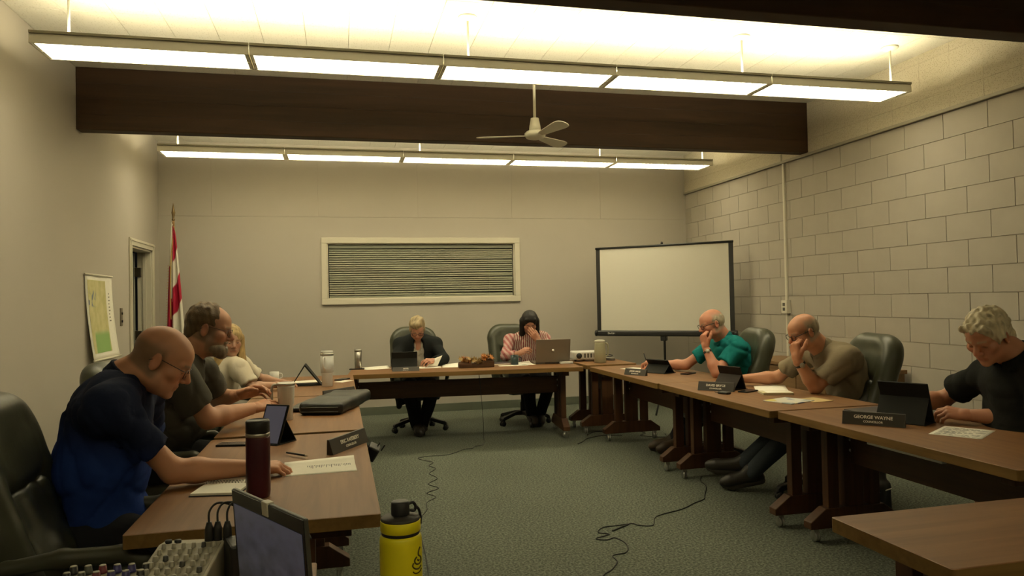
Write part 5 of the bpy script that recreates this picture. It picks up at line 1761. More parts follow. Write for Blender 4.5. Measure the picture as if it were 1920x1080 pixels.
# ---- left near table --------------------------------------------------------------------
nb = grp('notebook', (-0.41, 2.90, TZ), math.radians(-11), 'open spiral notebook under the forearm on the nearest left table', 'notebook')
part_box('cover', pmat('notebook_cover', (0.03, 0.03, 0.035), 0.6), nb, (-0.085, -0.155, 0), (0.085, 0.155, 0.003))
part_box('page_block', M_PAPER, nb, (-0.082, -0.150, 0.003), (0.082, -0.004, 0.011), 0.001)
part_box('page_block', M_PAPER, nb, (-0.082, 0.004, 0.003), (0.082, 0.150, 0.011), 0.001)
sp = MB()
for k in range(14):
    xx = -0.076 + k * 0.0117
    sp.tube([(xx, 0.011 * math.cos(a), 0.010 + 0.009 * math.sin(a)) for a in np.linspace(0, PI, 7)], 0.0011, 5)
sp.build('spiral', M_BLACK, nb)
sheet_obj('agenda_paper', -0.085, 3.10, 0.285, 0.235, math.radians(2), 'printed page lying in front of the writing hand', lines=0, curl=0.02)
pl = MB(); r_ = random.Random(3)
for k in range(26):
    xx = -0.05 + k * 0.0068
    l = r_.choice((0.02, 0.03, 0.045, 0.06, 0.075))
    y0 = 0.03 - l * 0.5 + r_.uniform(-0.01, 0.01)
    pl.box((xx, y0, 0.0014), (xx + 0.0022, y0 + l, 0.0017))
pl.build('print', M_INK, bpy.data.objects['agenda_paper'])
pen((-0.235, 3.40, TZ + 0.012), (-0.14, 3.29, TZ + 0.012), 'black pen under the writing hand')
tumbler('red_tumbler', -0.283, 2.70, None, [
    ('body', pmat('burgundy_coat', (0.062, 0.008, 0.016), 0.35), [(0.036, 0.0), (0.039, 0.004), (0.041, 0.02), (0.041, 0.205), (0.040, 0.21)]),
    ('band', M_STEEL, [(0.040, 0.210), (0.041, 0.211), (0.041, 0.222), (0.040, 0.223)]),
    ('lid', M_BLACK, [(0.039, 0.223), (0.0405, 0.225), (0.0405, 0.262), (0.037, 0.268), (0.036, 0.266), (0.030, 0.264)])],
    'burgundy travel tumbler with black lid on the nearest left table')
phone(-0.50, 3.73, math.radians(78), 'black phone lying beside the tilted tablet at left')
tablet('tablet', -0.345, 3.68, math.radians(146), 0.135, 0.20, math.radians(24), 'small tablet leaning on its stand before the white handled tumbler', glow=(0.045, 0.042, 0.050))
nameplate(0.025, 3.48, math.radians(180 + 59), 0.32, 'ERIC RAESBERY', 'COUNCILLOR', 'nameplate set diagonally on the nearest left table', 0.066)
# ---- left second table -------------------------------------------------------------------
tumbler('handled_tumbler', -0.307, 4.45, None, [
    ('body', M_WHITE, [(0.034, 0.0), (0.037, 0.003), (0.0385, 0.085), (0.045, 0.095), (0.049, 0.19), (0.050, 0.20)]),
    ('lid', M_STEEL, [(0.050, 0.20), (0.052, 0.203), (0.052, 0.214), (0.046, 0.218), (0.044, 0.215)])],
    'white tumbler with steel rim and side handle beside the binder', handle=([(-0.046, 0.0, 0.205), (-0.074, 0.0, 0.20), (-0.080, 0, 0.15), (-0.074, 0, 0.10), (-0.042, 0.0, 0.095)], 0.0075, pmat('handle_white', (0.5, 0.47, 0.4), 0.5)))
bd = SDF(0.012)
Rb = frame((0.30, 0.95, 0))
bd.box((-0.02, 4.86, TZ + 0.038), (0.135, 0.33, 0.038), Rb, 0.026, 0.01)
bd.box((-0.15, 5.0, TZ + 0.016), (0.09, 0.30, 0.016), Rb, 0.012, 0.01)
bd.post = wobble(71, 30, 0.006)
binder = grp('zip_binder', (0, 0, 0), 0, 'thick black zipped leather binder on the second left table', 'binder')
Vb, Fb = bd.mesh(0.009)
link('cover', np_mesh('cover', [(Vb, Fb, None)], pmat('binder_leather', (0.012, 0.0135, 0.010), 0.45, bump=(50, 0.2, 0.003))), None, binder)
for (zz) in (0.022, 0.048):
    MB().tube([(-0.228, 4.573, TZ + zz), (-0.12, 4.537, TZ + zz), (-0.015, 4.505, TZ + zz)], 0.0035, 6).build('zip', pmat('zip_grey', (0.07, 0.072, 0.06), 0.4), binder)
nameplate(-0.01, 5.36, math.radians(180 + 44), 0.30, 'JIM WALLEN', 'COUNCILLOR', 'nameplate behind the black binder on the left', 0.066)
# ---- left third table ---------------------------------------------------------------------
ts = grp('tablet_stand', (-0.27, 6.33, TZ), math.radians(90), 'tablet folded into a triangular tent on the far left table', 'tablet')
MB().box((-0.10, -0.125, 0), (0.10, 0.125, 0.005)).build('base_flap', M_CASE, ts)
MB().prism([(-0.120, 0.004), (-0.110, 0.004), (0.018, 0.168), (0.006, 0.172)], 0, -0.10, 0.10).build('slab', M_CASE, ts, bevel=0.002)
MB().prism([(0.112, 0.004), (0.120, 0.004), (0.014, 0.172), (0.006, 0.166)], 0, -0.10, 0.10).build('prop', M_CASE, ts, bevel=0.002)
tumbler('tall_tumbler', -0.10, 6.15, None, [
    ('lower_body', M_WHITE, [(0.040, 0.0), (0.043, 0.003), (0.044, 0.10), (0.050, 0.112)]),
    ('upper_body', pmat('tumbler_grey', (0.60, 0.60, 0.57), 0.3), [(0.050, 0.112), (0.0525, 0.115), (0.0525, 0.25)]),
    ('rim', M_STEEL, [(0.0525, 0.25), (0.054, 0.252), (0.054, 0.268), (0.049, 0.272)]),
    ('lid', pmat('lid_clear', (0.62, 0.61, 0.56), 0.15), [(0.049, 0.272), (0.050, 0.274), (0.050, 0.286), (0.044, 0.29)])],
    'tall two-tone white tumbler with handle beside the tablet tent', handle=([(-0.02, -0.05, 0.235), (-0.03, -0.078, 0.23), (-0.03, -0.080, 0.17), (-0.02, -0.052, 0.14)], 0.008, M_WHITE), rz=0.0)
sheet_obj('loose_papers', -0.29, 6.60, 0.25, 0.18, 0.2, 'papers behind the tablet tent on the far left table')
phone(0.02, 6.62, math.radians(-30), 'dark phone near the end of the far left table')
sheet_obj('note_card', 0.03, 6.48, 0.10, 0.15, math.radians(-40), 'small note card beside the tall tumbler')
tumbler('white_mug', -0.56, 6.72, None, [('body', M_WHITE, [(0.030, 0.0), (0.036, 0.004), (0.040, 0.085), (0.037, 0.085), (0.033, 0.012)])], 'small white mug by the blond person', 'mug',
        handle=([(0.036, 0, 0.07), (0.062, 0, 0.066), (0.064, 0, 0.034), (0.034, 0, 0.022)], 0.005, M_WHITE))
# hanging charger plug between the left tables
ch = grp('charger_plug', (0.16, 3.86, 0.62), 0, 'black charger plug hanging at the edge of the left tables', 'charger')
part_box('block', M_BLACK, ch, (-0.03, -0.03, -0.05), (0.03, 0.03, 0.03), 0.008, rot=(0.4, 0.5, 0))
for k in (-0.014, 0.014):
    MB().box((0.02 + k, -0.006, 0.02), (0.026 + k, 0.006, 0.055)).build('prong', M_BLACK, ch, rot=(0.0, 0.6, 0))
MB().tube(smooth_path([(-0.01, 0, 0.0), (-0.04, 0.0, 0.05), (-0.05, 0.0, 0.09), (-0.08, 0, 0.095)]), 0.003, 6).build('lead', M_RUBBER, ch)
# ---- back table ------------------------------------------------------------------------------
tumbler('steel_tumbler', 0.185, 7.69, None, [('body', M_STEEL, [(0.033, 0), (0.036, 0.003), (0.036, 0.17), (0.034, 0.172)]), ('lid', pmat('steel_lid', (0.35, 0.34, 0.31), 0.3, metal=0.8), [(0.034, 0.172), (0.037, 0.174), (0.037, 0.196), (0.030, 0.2)])],
        'slim steel tumbler standing at the left end of the back table')
phone(0.17, 7.60, math.radians(85), 'dark phone beside the steel tumbler on the back table')
sheet_obj('loose_papers', 0.37, 7.62, 0.27, 0.20, 0.15, 'stack of papers left of the black tablet on the back table', curl=0.02)
tablet('tablet', 0.635, 7.42, math.radians(-3), 0.255, 0.185, math.radians(16), 'black cased tablet standing before the person in the dark jacket')
nameplate(0.63, 7.20, math.radians(180 - 4), 0.26, 'MAYOR', 'MUNICIPALITY', 'small nameplate in front of the black tablet on the back table', 0.04)
sheet_obj('loose_papers', 0.88, 7.50, 0.27, 0.20, -0.05, 'papers under the hand of the person in the dark jacket')
hp = grp('held_page', (0.93, 7.50, TZ + 0.012), math.radians(-10), 'page lifted at an angle in the hand at the back table', 'paper')
ob = MB().add([(-0.06, 0.02, 0.0), (0.05, 0.0, 0.0), (0.10, 0.03, 0.105), (0.02, 0.045, 0.075)], [(0, 1, 2, 3)]).build('sheet', M_PAPER, hp)
ob.modifiers.new('thickness', 'SOLIDIFY').thickness = 0.0008
sheet_obj('loose_papers', 1.13, 7.52, 0.20, 0.26, -0.1, 'papers beside the leaf centrepiece on the back table', curl=0.03)
# leaf centrepiece in a rustic wooden box
dc = grp('leaf_centrepiece', (1.345, 7.28, TZ), math.radians(-2), 'rustic bark box with dried orange leaves on the back table', 'decoration')
mbk = wood('bark', (0.055, 0.024, 0.010), (0.10, 0.048, 0.020), 0.8, axis=0, scale=24, coat=0)
for (xa, xb, hh, nm) in ((-0.18, -0.05, 0.062, 0), (-0.06, 0.06, 0.045, 1), (0.05, 0.18, 0.085, 2)):
    MB().prism([(-0.045, 0), (0.045, 0), (0.045, hh * 0.7), (0.0, hh), (-0.045, hh * 0.7)], 0, xa, xb).build('bark_log', mbk, dc, bevel=0.006)
mlf = pmat('dried_leaf', (0.44, 0.17, 0.04), 0.8, noise=(20, 0.3))
mlf2 = pmat('dried_leaf_pale', (0.36, 0.24, 0.09), 0.8, noise=(20, 0.3))
rl = random.Random(9)
leaf_v = [(0, -0.03, 0), (0.012, -0.012, .004), (0.030, -0.016, .008), (0.018, 0.002, .004), (0.026, 0.020, .01), (0.008, 0.014, .004), (0, 0.036, .01), (-0.008, 0.014, .004), (-0.026, 0.020, .01), (-0.018, 0.002, .004), (-0.030, -0.016, .008), (-0.012, -0.012, .004)]
lm_ = [MB().add(leaf_v, [list(range(12))]).mesh('leaf', m_) for m_ in (mlf, mlf2)]
for k in range(60):
    cx = rl.choice((-0.115, 0.115, 0.115, -0.115, 0.0)) + rl.uniform(-0.05, 0.05)
    hz = 0.06 if cx < -0.04 else (0.045 if cx < 0.05 else 0.085)
    lo = link('leaf', lm_[0 if abs(cx) > 0.05 and k % 4 else 1], None, dc, (cx, rl.uniform(-0.04, 0.03), hz + rl.uniform(0, 0.035)), (rl.uniform(0.1, 1.4), rl.uniform(-0.6, 0.6), rl.uniform(0, 6.28)))
    lo.modifiers.new('thickness', 'SOLIDIFY').thickness = 0.0015
tumbler('teal_mug', 1.775, 7.40, None, [('body', pmat('mug_teal', (0.016, 0.035, 0.037), 0.3), [(0.036, 0.0), (0.040, 0.004), (0.042, 0.10), (0.039, 0.10), (0.036, 0.012)]), ('coffee', pmat('coffee', (0.015, 0.008, 0.004), 0.1), [(0.001, 0.07), (0.037, 0.071)])],
        'dark teal coffee mug near the striped blouse', 'mug', handle=([(0.040, 0, 0.08), (0.068, 0, 0.075), (0.07, 0, 0.04), (0.038, 0, 0.028)], 0.006, pmat('mug_teal', (0.016, 0.035, 0.037), 0.3)))
sheet_obj('loose_papers', 1.74, 7.33, 0.30, 0.12, -0.06, 'page in front of the teal mug')
sheet_obj('loose_papers', 1.90, 7.42, 0.16, 0.22, 0.1, 'papers between teal mug and silver laptop', curl=0.03)
mgz = grp('magazine', (1.66, 7.56, TZ), 0.1, 'dark magazine behind the teal mug', 'magazine')
part_box('pages', M_PAPER, mgz, (-0.10, -0.10, 0), (0.10, 0.10, 0.012), 0.001)
part_box('cover', pmat('magazine_cover', (0.06, 0.045, 0.05), 0.4, noise=(25, 0.6)), mgz, (-0.10, -0.10, 0.012), (0.10, 0.10, 0.013))
lp = grp('laptop', (2.175, 7.36, TZ), math.radians(-2), 'silver laptop seen from behind on the back table', 'laptop')
mal = pmat('laptop_silver', (0.25, 0.215, 0.17), 0.4, metal=0.5)
part_box('base', mal, lp, (-0.185, 0.0, 0), (0.185, 0.25, 0.018), 0.004)
Ml = Matrix.Translation((0, 0.0, 0.014)) @ Matrix.Rotation(math.radians(12), 4, 'X')
lidp = MB().box((-0.185, -0.009, 0), (0.185, 0.0, 0.25), Ml).build('lid', mal, lp, bevel=0.003)
MB().lathe([(0.0, -0.0102), (0.016, -0.0102), (0.016, -0.009)], 20, Ml @ Matrix.Translation((0, 0, 0.13)) @ Matrix.Rotation(0, 4, 'X') @ Matrix(((1, 0, 0, 0), (0, 0, 1, 0), (0, -1, 0, 0), (0, 0, 0, 1)))).build('badge', M_STEEL, lidp)
MB().box((-0.17, 0.0, 0.012), (0.17, 0.001, 0.24), Ml).build('display', M_SCREENBLK, lp)
part_box('rear_vent', M_BLACK, lp, (-0.08, -0.004, 0.004), (0.10, 0.001, 0.014))
tg = grp('tissue_pack', (2.30, 7.28, TZ), 0.05, 'small pale pack lying against the back of the silver laptop', 'pack')
part_box('pack', M_WHITE, tg, (-0.07, -0.03, 0), (0.07, 0.03, 0.022), 0.008)
part_box('flap', M_PAPER, tg, (-0.04, -0.012, 0.022), (0.04, 0.012, 0.024), 0.0005)
# ---- corner table: projector, jug, cables
pj = grp('projector', (2.60, 7.55, TZ), math.radians(-8), 'white projector on the corner table', 'projector')
part_box('body', M_WHITE, pj, (-0.15, -0.11, 0.02), (0.15, 0.11, 0.105), 0.014)
for (x, y) in ((-0.12, -0.08), (0.12, -0.08), (0.0, 0.08)):
    MB().cyl((x, y, 0), (x, y, 0.022), 0.012, 10).build('foot', M_BLACK, pj)
MB().cyl((-0.085, -0.105, 0.062), (-0.085, -0.120, 0.062), 0.030, 20).build('lens', M_BLACK, pj)
vn = MB()
for k in range(5):
    vn.box((-0.03 + k * 0.034, -0.1125, 0.04), (-0.012 + k * 0.034, -0.109, 0.085))
vn.build('vent', pmat('vent_dark', (0.09, 0.085, 0.06), 0.6), pj)
jg = grp('water_jug', (2.66, 7.24, TZ), 0, 'pale green plastic jug with lid on the corner table', 'jug')
mj = pmat('jug_plastic', (0.40, 0.38, 0.25), 0.4)
MB().lathe([(0.055, 0.0), (0.062, 0.004), (0.060, 0.12), (0.054, 0.20), (0.052, 0.215)], 28).build('body', mj, jg)
MB().lathe([(0.052, 0.215), (0.055, 0.217), (0.055, 0.232), (0.03, 0.240)], 28).build('lid', M_TRIM, jg)
MB().tube(smooth_path([(0.050, 0.0, 0.20), (0.085, 0.0, 0.19), (0.088, 0.0, 0.09), (0.058, 0, 0.06)]), 0.009, 8).build('handle', mj, jg)
MB().prism([(0.045, 0.205), (0.07, 0.23), (0.045, 0.225)], 1, -0.012, 0.012, Matrix.Rotation(PI, 4, 'Z')).build('spout', M_TRIM, jg)
pw = grp('power_bar', (2.84, 7.50, TZ), 0.3, 'tangled cable and power bar at the end of the corner table', 'power bar')
part_box('bar', pmat('bar_grey', (0.16, 0.15, 0.13), 0.5), pw, (-0.03, -0.10, 0), (0.03, 0.10, 0.03), 0.006)
MB().tube(smooth_path([(0.0, 0.09, 0.02), (0.04, 0.10, 0.05), (0.06, 0.02, 0.055), (0.02, -0.06, 0.05), (-0.04, -0.05, 0.045), (-0.05, 0.04, 0.05), (0.02, 0.11, 0.03), (0.09, 0.10, 0.006)]), 0.005, 6).build('cable', M_RUBBER, pw)
# ---- right tables -----------------------------------------------------------------------------
nameplate(2.505, 5.92, math.radians(90 + 29), 0.23, 'JOHN LARGE', 'COUNCILLOR', 'nameplate of the person in the teal polo', 0.055)
sheet_obj('loose_papers', 2.74, 6.44, 0.20, 0.27, 0.5, 'papers under the pen hand at the far right table')
tablet('tablet', 2.83, 6.06, math.radians(-63), 0.24, 0.155, math.radians(38), 'dark tablet tilted low in front of the teal polo')
phone(2.95, 5.83, math.radians(-55), 'reddish dark phone below the elbow in teal')
pen((2.805, 6.355, 0.755), (2.775, 6.385, 0.880), 'pen held upright by the person in teal')
nameplate(2.60, 4.71, math.radians(90 + 41), 0.26, 'DAVID BRYCE', 'COUNCILLOR', 'nameplate of the person in the tan shirt', 0.062)
tablet('tablet', 2.80, 4.80, math.radians(-72), 0.21, 0.175, math.radians(20), 'dark brown tablet held upright by the person in tan', case=pmat('brown_case', (0.020, 0.013, 0.009), 0.6, spec=0.25))
phone(2.77, 4.58, math.radians(-62), 'black phone lying beside the tan nameplate')
ms = grp('usb_hub', (2.56, 4.535, TZ), 0.4, 'small black puck in front of the tan nameplate', 'device')
part_box('body', M_BLACK, ms, (-0.025, -0.04, 0), (0.025, 0.04, 0.016), 0.006)
MB().tube(smooth_path([(0, 0.04, 0.008), (0.01, 0.08, 0.004), (0.04, 0.11, 0.004)]), 0.002, 6).build('lead', M_RUBBER, ms)
sheet_obj('loose_papers', 3.0, 4.66, 0.22, 0.29, -0.5, 'white papers under the propped elbow in tan', curl=0.01)
np_ = grp('note_pad', (2.88, 4.42, TZ), -0.3, 'yellow note pad with pen clip before the tan shirt', 'notepad')
part_box('pages', pmat('pad_cream', (0.60, 0.54, 0.34), 0.8), np_, (-0.10, -0.07, 0), (0.10, 0.07, 0.014), 0.001)
part_box('top_sheet', M_PAPER, np_, (-0.07, -0.06, 0.014), (0.10, 0.05, 0.0148))
def mag_mat():
    m, nt, b = _nodes('magazine_print')
    tc = nt.nodes.new('ShaderNodeTexCoord')
    v = nt.nodes.new('ShaderNodeTexVoronoi'); v.inputs['Scale'].default_value = 16
    nt.links.new(tc.outputs['Object'], v.inputs['Vector'])
    r = nt.nodes.new('ShaderNodeValToRGB'); r.color_ramp.interpolation = 'CONSTANT'
    e = r.color_ramp.elements
    e[0].color = (0.70, 0.68, 0.60, 1); e[1].position = 0.42; e[1].color = (0.30, 0.33, 0.50, 1)
    for p_, c_ in ((0.58, (0.66, 0.58, 0.12, 1)), (0.70, (0.72, 0.70, 0.62, 1)), (0.86, (0.32, 0.38, 0.40, 1))):
        q = e.new(p_); q.color = c_
    s_ = nt.nodes.new('ShaderNodeSeparateColor')
    nt.links.new(v.outputs['Color'], s_.inputs[0]); nt.links.new(s_.outputs[0], r.inputs['Fac'])
    nt.links.new(r.outputs['Color'], b.inputs['Base Color']); b.inputs['Roughness'].default_value = 0.4
    return m
mg = grp('brochure', (2.76, 4.08, TZ), math.radians(20), 'colourful printed brochures on the table of the person in tan', 'brochure')
part_box('pages', mag_mat(), mg, (-0.13, -0.105, 0), (0.10, 0.105, 0.006), 0.001)
ev = grp('manila_envelope', (2.90, 4.07, TZ), math.radians(8), 'manila envelope sticking out under the brochures', 'envelope')
part_box('body', pmat('manila', (0.50, 0.37, 0.17), 0.8), ev, (-0.06, -0.10, 0), (0.09, 0.07, 0.003), 0.0005)
part_box('flap', pmat('manila', (0.50, 0.37, 0.17), 0.8), ev, (0.03, -0.10, 0.003), (0.09, 0.07, 0.004), 0.0003)
nameplate(2.635, 3.19, math.radians(90 + 42), 0.29, 'GEORGE WAYNE', 'COUNCILLOR', 'nameplate of the person in the black polo', 0.064)
fd = grp('folder', (2.98, 3.57, TZ), math.radians(6), 'dark folder at the edge of the black polo table', 'folder')
part_box('cover', pmat('folder_dark', (0.035, 0.028, 0.032), 0.5), fd, (-0.16, -0.09, 0), (0.16, 0.09, 0.008), 0.002)
part_box('pages', M_PAPER, fd, (-0.12, -0.12, 0.001), (0.08, -0.05, 0.005))
tablet('tablet', 2.90, 3.245, math.radians(-62), 0.245, 0.225, math.radians(22), 'large black cased tablet held by the person in the black polo')
sheet_obj('loose_papers', 2.87, 2.885, 0.216, 0.279, math.radians(-58), 'single sheet lying by the hand of the black polo', lines=14)

# ---- near left corner: mixers, laptop, bottle ---------------------------------------------------
def mixer(name, x, y, rz, w, l, knobs, label, hgt=0.062):
    t = grp(name, (x, y, TZ), rz, label, 'mixer', None)
    mbx = pmat('mixer_cream', (0.40, 0.375, 0.29), 0.5)
    MB().prism([(-l / 2, 0), (l / 2, 0), (l / 2, hgt), (l * 0.30, hgt + 0.004), (-l / 2, hgt * 0.62)], 0, -w / 2, w / 2).build('body', mbx, t, bevel=0.004)
    return t, (lambda yy: hgt * 0.62 + (hgt * 0.38 + 0.004) * (yy + l / 2) / (l * 0.8))
def knob(parent, x, y, z, m, r=0.0055, h=0.012, cap=None):
    k = MB().lathe([(r * 1.15, 0), (r, 0.003), (r * 0.85, h), (r * 0.6, h + 0.001)], 12, Matrix.Translation((x, y, z))).build('knob', m, parent)
    if cap:
        MB().lathe([(r * 0.8, 0), (r * 0.78, 0.0015), (r * 0.5, 0.002)], 10, Matrix.Translation((x, y, z + h))).build('knob_cap', cap, k)
t1, zf = mixer('audio_mixer', -0.365, 1.85, math.radians(-8), 0.155, 0.215, None, 'small cream audio mixer covered with pale knobs, next to the laptop', 0.09)
part_box('panel', pmat('mixer_panel', (0.30, 0.28, 0.21), 0.5), t1, (-0.070, -0.095, 0.0), (0.070, 0.062, 0.0012), rot=(math.atan2(0.0382, 0.172), 0, 0), loc=(0, 0, zf(0)))
mk = pmat('knob_grey', (0.34, 0.325, 0.26), 0.4); mkd = pmat('knob_dark', (0.05, 0.05, 0.045), 0.4)
for i in range(6):
    for j in range(6):
        yy = -0.085 + j * 0.026
        knob(t1, -0.058 + i * 0.023, yy, zf(yy) - 0.001, mk if (i * 5 + j * 3) % 7 else mkd, 0.0065 if j < 4 else 0.0055)
for (x, y) in ((-0.058, 0.075), (-0.036, 0.075)):
    MB().cyl((x, y, zf(y) - 0.003), (x, y, zf(y) + 0.004), 0.008, 12).build('jack_socket', M_BLACK, t1)
t2, zf2 = mixer('audio_mixer', -0.53, 1.755, math.radians(-10), 0.20, 0.23, None, 'audio mixer with rows of black, red and blue knobs', 0.062)
cols = [pmat('knob_blk', (0.02, 0.02, 0.02), 0.4), pmat('knob_charcoal', (0.05, 0.055, 0.04), 0.4), pmat('knob_red', (0.16, 0.02, 0.03), 0.4), pmat('knob_blue', (0.04, 0.035, 0.16), 0.4), pmat('knob_blue', (0.04, 0.035, 0.16), 0.4), pmat('knob_blk', (0.02, 0.02, 0.02), 0.4)]
for i in range(6):
    for j in range(7):
        yy = -0.09 + j * 0.029
        knob(t2, -0.080 + i * 0.032, yy, zf2(yy) - 0.001, cols[i], 0.009, 0.016, mk)
# plugs with leads on the mixer
for k, (x, y, c) in enumerate(((-0.318, 1.925, 0.0), (-0.298, 1.925, 0.02), (-0.275, 1.92, 0.04))):
    jp = grp('jack_plug', (x, y, TZ + 0.088), 0, ['black jack plug on the cream mixer, leftmost', 'black jack plug on the cream mixer, middle', 'black jack plug on the cream mixer, rightmost'][k], 'plug', 'jack plugs on the mixer')
    MB().lathe([(0.010, 0.0), (0.011, 0.004), (0.010, 0.035), (0.006, 0.05)], 12).build('plug_body', M_BLACK, jp)
    MB().tube(smooth_path([(0, 0, 0.045), (0.0, 0.01, 0.075), (0.02, 0.03, 0.088), (0.07 + c, 0.03, 0.070), (0.13 + c, 0.01, 0.03), (0.16 + c, -0.04, 0.0)]), 0.0028, 6).build('lead', M_RUBBER, jp)
adp = grp('usb_adapter', (-0.245, 1.87, TZ), 0.3, 'black adapter block with lead between mixer and laptop', 'adapter')
part_box('block', M_BLACK, adp, (-0.025, -0.045, 0.0), (0.025, 0.045, 0.105), 0.006)
MB().tube(smooth_path([(0, -0.03, 0.105), (0.01, -0.05, 0.12), (0.02, -0.12, 0.06), (0.025, -0.2, 0.01)]), 0.003, 6).build('lead', M_RUBBER, adp)
# open laptop, screen turned to the left
la, lb = np.array((-0.212, 1.535)), np.array((-0.062, 1.272))
lc = (la + lb) / 2; ldv = lb - la; lw = np.linalg.norm(ldv)
lt = grp('laptop', (lc[0] + 0.017, lc[1] + 0.02, TZ), math.atan2(ldv[1], ldv[0]), 'open dark laptop showing a video call at the bottom of the picture', 'laptop')
part_box('base', M_CASE, lt, (-lw / 2, -0.225, 0), (lw / 2, 0.0, 0.018), 0.003)
Ml = Matrix.Translation((0, 0.0, 0.016)) @ Matrix.Rotation(math.radians(4), 4, 'X')
MB().box((-lw / 2, 0.0, 0), (lw / 2, 0.009, 0.29), Ml).build('lid', pmat('laptop_lid_grey', (0.055, 0.055, 0.045), 0.45), lt, bevel=0.003)
MB().box((-lw / 2 + 0.002, -0.001, 0.002), (lw / 2 - 0.002, 0.001, 0.288), Ml).build('bezel', M_SCREENBLK, lt)
def call_mat():
    m, nt, b = _nodes('call_screen')
    tc = nt.nodes.new('ShaderNodeTexCoord'); sp_ = nt.nodes.new('ShaderNodeSeparateXYZ')
    nt.links.new(tc.outputs['Generated'], sp_.inputs[0])
    n = nt.nodes.new('ShaderNodeTexNoise'); n.inputs['Scale'].default_value = 7; n.inputs['Detail'].default_value = 5
    nt.links.new(tc.outputs['Generated'], n.inputs['Vector'])
    r = nt.nodes.new('ShaderNodeValToRGB')
    e = r.color_ramp.elements
    e[0].position = 0.42; e[0].color = (0.008, 0.008, 0.006, 1)
    e[1].position = 0.95; e[1].color = (0.034, 0.032, 0.038, 1)
    q = e.new(0.66); q.color = (0.020, 0.0195, 0.021, 1)
    a = nt.nodes.new('ShaderNodeMath'); a.operation = 'MULTIPLY_ADD'; a.inputs[1].default_value = 0.55; 
    nt.links.new(sp_.outputs[2], a.inputs[0])
    h_ = nt.nodes.new('ShaderNodeMath'); h_.operation = 'MULTIPLY'; h_.inputs[1].default_value = 0.85
    nt.links.new(n.outputs['Fac'], h_.inputs[0]); nt.links.new(h_.outputs[0], a.inputs[2])
    nt.links.new(a.outputs[0], r.inputs['Fac'])
    nt.links.new(r.outputs['Color'], b.inputs['Emission Color']); b.inputs['Emission Strength'].default_value = 1.0
    b.inputs['Base Color'].default_value = (0.012, 0.012, 0.014, 1); b.inputs['Roughness'].default_value = 0.25
    return m
MB().box((-lw / 2 + 0.010, -0.002, 0.015), (lw / 2 - 0.010, -0.001, 0.262), Ml).build('display', call_mat(), lt)
MB().box((-0.010, -0.003, 0.266), (0.014, 0.011, 0.292), Ml).build('webcam_cover', M_TRIM, lt, bevel=0.001)
# yellow bottle
yb = grp('water_bottle', (0.112, 1.46, TZ), math.radians(10), 'yellow steel water bottle with black screw cap at the bottom edge', 'bottle')
my = pmat('bottle_yellow', (0.78, 0.70, 0.010), 0.38)
MB().lathe([(0.038, 0.0), (0.041, 0.004), (0.0415, 0.01), (0.0415, 0.200), (0.0405, 0.207), (0.038, 0.2125)], 40).build('body', my, yb)
MB().lathe([(0.037, 0.2125), (0.0375, 0.2130), (0.0375, 0.2185), (0.037, 0.219)], 40).build('neck_ring', M_BLACK, yb)
MB().lathe([(0.0385, 0.219), (0.0395, 0.220), (0.0395, 0.2385), (0.0385, 0.240)], 40).build('cap_band', my, yb)
MB().lathe([(0.038, 0.240), (0.039, 0.2415), (0.036, 0.246), (0.020, 0.249), (0.0175, 0.250)], 40).build('cap', pmat('cap_charcoal', (0.035, 0.032, 0.028), 0.55), yb)
MB().lathe([(0.0178, 0.249), (0.0182, 0.252), (0.0178, 0.273), (0.016, 0.2755), (0.010, 0.2765)], 28).build('spout_cap', M_BLACK, yb)
MB().tube(smooth_path([(0.016, 0, 0.268), (0.026, 0.0, 0.270), (0.031, 0, 0.262), (0.028, 0, 0.254), (0.018, 0, 0.256)]), 0.0032, 8).build('carry_loop', M_BLACK, yb)
MB().tube(smooth_path([(0.030, 0, 0.262), (0.037, 0.0, 0.256), (0.0405, 0, 0.242), (0.0405, 0, 0.226)]), 0.0028, 8).build('strap', M_BLACK, yb)
def on_bottle(u, z):      # wrap flat strokes around the cylinder
    a = u / 0.0417 - PI / 2 + math.radians(38)
    return (0.0417 * math.cos(a), 0.0417 * math.sin(a), z)
def stroke(pts, r):
    return [on_bottle(u, z) for u, z in pts]
lgm = MB()
lgm.tube(smooth_path(stroke([(-0.0145, 0.1475), (-0.010, 0.1435), (-0.002, 0.1420), (0.006, 0.1435), (0.011, 0.1470)], 0)), 0.0013, 6)
lgm.tube(smooth_path(stroke([(0.006, 0.1900), (0.001, 0.1840), (0.0, 0.1765), (0.006, 0.1720), (0.009, 0.1660), (0.006, 0.1600), (-0.002, 0.1590), (-0.009, 0.1630), (-0.010, 0.1690), (-0.005, 0.1735)], 0)), 0.0017, 6)
lgm.tube(smooth_path(stroke([(-0.013, 0.1640), (-0.015, 0.1580), (-0.009, 0.1520), (0.001, 0.1500), (0.009, 0.1535)], 0)), 0.0016, 6)
lgm.tube(smooth_path(stroke([(-0.003, 0.1685), (0.0, 0.1650), (0.003, 0.1665)], 0)), 0.0014, 6)
lgm.build('emblem', pmat('emblem_dark', (0.07, 0.055, 0.006), 0.6), yb)

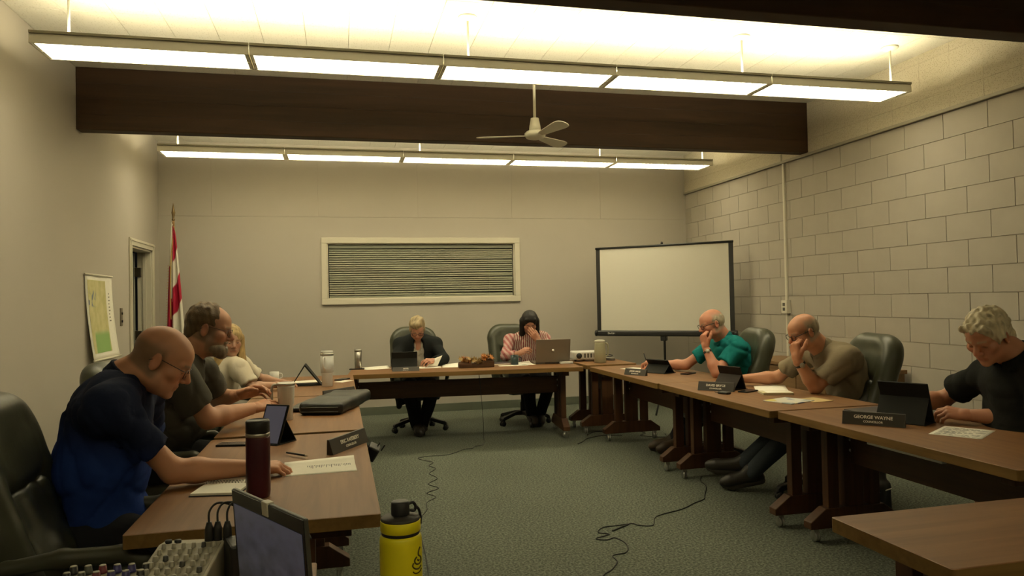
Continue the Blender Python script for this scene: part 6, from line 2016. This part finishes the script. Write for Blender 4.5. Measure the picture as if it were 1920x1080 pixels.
# ---- floor: cords, backpack ---------------------------------------------------------------------
def cord(pts, label, r=0.0028, jig=0.0, seed=1):
    rr = random.Random(seed)
    P = [(p[0] + rr.uniform(-jig, jig), p[1] + rr.uniform(-jig, jig), p[2] if len(p) > 2 else r + 0.001) for p in pts]
    o = grp('floor_cord', (P[0][0], P[0][1], 0), 0, label, 'cord')
    MB().tube([Vector(p) - Vector((P[0][0], P[0][1], 0)) for p in smooth_path(P, 8)], r, 6).build('cable', M_RUBBER, o)
    return o
cord([(1.33, 7.06, 0.675), (1.36, 7.06, 0.3), (1.37, 7.08, 0.05), (1.36, 7.02), (1.32, 6.90), (1.24, 6.86), (1.20, 6.78), (1.12, 6.76), (0.94, 6.57), (0.76, 6.56), (0.66, 6.50), (0.72, 6.38), (0.77, 6.29), (0.72, 6.18), (0.76, 6.05), (0.69, 5.90), (0.73, 5.72), (0.64, 5.56), (0.70, 5.42), (0.60, 5.30), (0.65, 5.18), (0.57, 5.05), (0.55, 4.88), (0.50, 4.73), (0.47, 4.55), (0.45, 4.35), (0.44, 4.0), (0.40, 3.4), (0.36, 2.6)],
     'thin black cord hanging from the back table and wriggling along the carpet', 0.0026)
cord([(2.70, 5.16), (2.62, 5.02), (2.58, 4.86), (2.46, 4.66), (2.40, 4.56), (2.29, 4.49), (2.20, 4.42), (2.11, 4.37), (2.0, 4.33), (1.91, 4.27), (1.83, 4.13), (1.75, 4.16), (1.73, 4.20), (1.62, 4.19), (1.53, 4.18), (1.47, 4.10), (1.52, 4.05), (1.42, 4.0), (1.47, 3.96), (1.53, 3.98), (1.55, 3.86), (1.50, 3.74), (1.41, 3.71), (1.40, 3.62), (1.33, 3.52), (1.25, 3.44), (1.14, 3.2), (0.95, 2.8)],
     'thin black cord winding across the middle of the carpet from the right tables', 0.0032)
cord([(1.70, 4.19), (1.62, 4.14), (1.56, 4.10)], 'short black cord end beside the winding cord', 0.0045)
cord([(2.20, 6.65), (2.28, 6.74), (2.36, 6.86), (2.50, 6.95), (2.62, 6.98), (2.75, 6.9)], 'short black lead with plug lying by the far right table foot', 0.004)
cord([(2.45, 7.05), (2.6, 7.2), (2.75, 7.08), (2.9, 7.2), (3.05, 7.0), (2.9, 6.85), (3.1, 6.7), (3.2, 6.9)], 'tangle of cables on the carpet under the corner table', 0.004, 0.03, 3)
bp = grp('backpack', (3.14, 3.92, 0), math.radians(20), 'black backpack standing on the carpet between the right table legs', 'backpack')
S = SDF(0.03)
S.box((0, 0, 0.20), (0.14, 0.10, 0.19), None, 0.07, 0.02)
S.box((0, -0.10, 0.13), (0.11, 0.04, 0.11), None, 0.035, 0.02)
S.post = wobble(81, 30, 0.010)
Vp, Fp = S.mesh(0.011)
mbp = pmat('backpack_nylon', (0.010, 0.010, 0.011), 0.7, bump=(300, 0.2, 0.001))
link('bag', np_mesh('bag', [(Vp, Fp, None)], mbp), None, bp)
MB().tube(smooth_path([(-0.04, 0.05, 0.38), (-0.03, 0.05, 0.43), (0.03, 0.05, 0.43), (0.04, 0.05, 0.38)]), 0.010, 8).build('grab_handle', mbp, bp)
for sg in (-1, 1):
    MB().tube(smooth_path([(sg * 0.07, 0.09, 0.36), (sg * 0.10, 0.15, 0.25), (sg * 0.12, 0.14, 0.10), (sg * 0.13, 0.08, 0.03)]), 0.014, 8).build('shoulder_strap', mbp, bp)
MB().tube([(-0.08, -0.142, 0.19), (0.08, -0.142, 0.19)], 0.004, 6).build('zip', M_METAL, bp)
part_box('side_buckle', M_METAL, bp, (0.13, -0.03, 0.05), (0.15, 0.03, 0.09), 0.004)
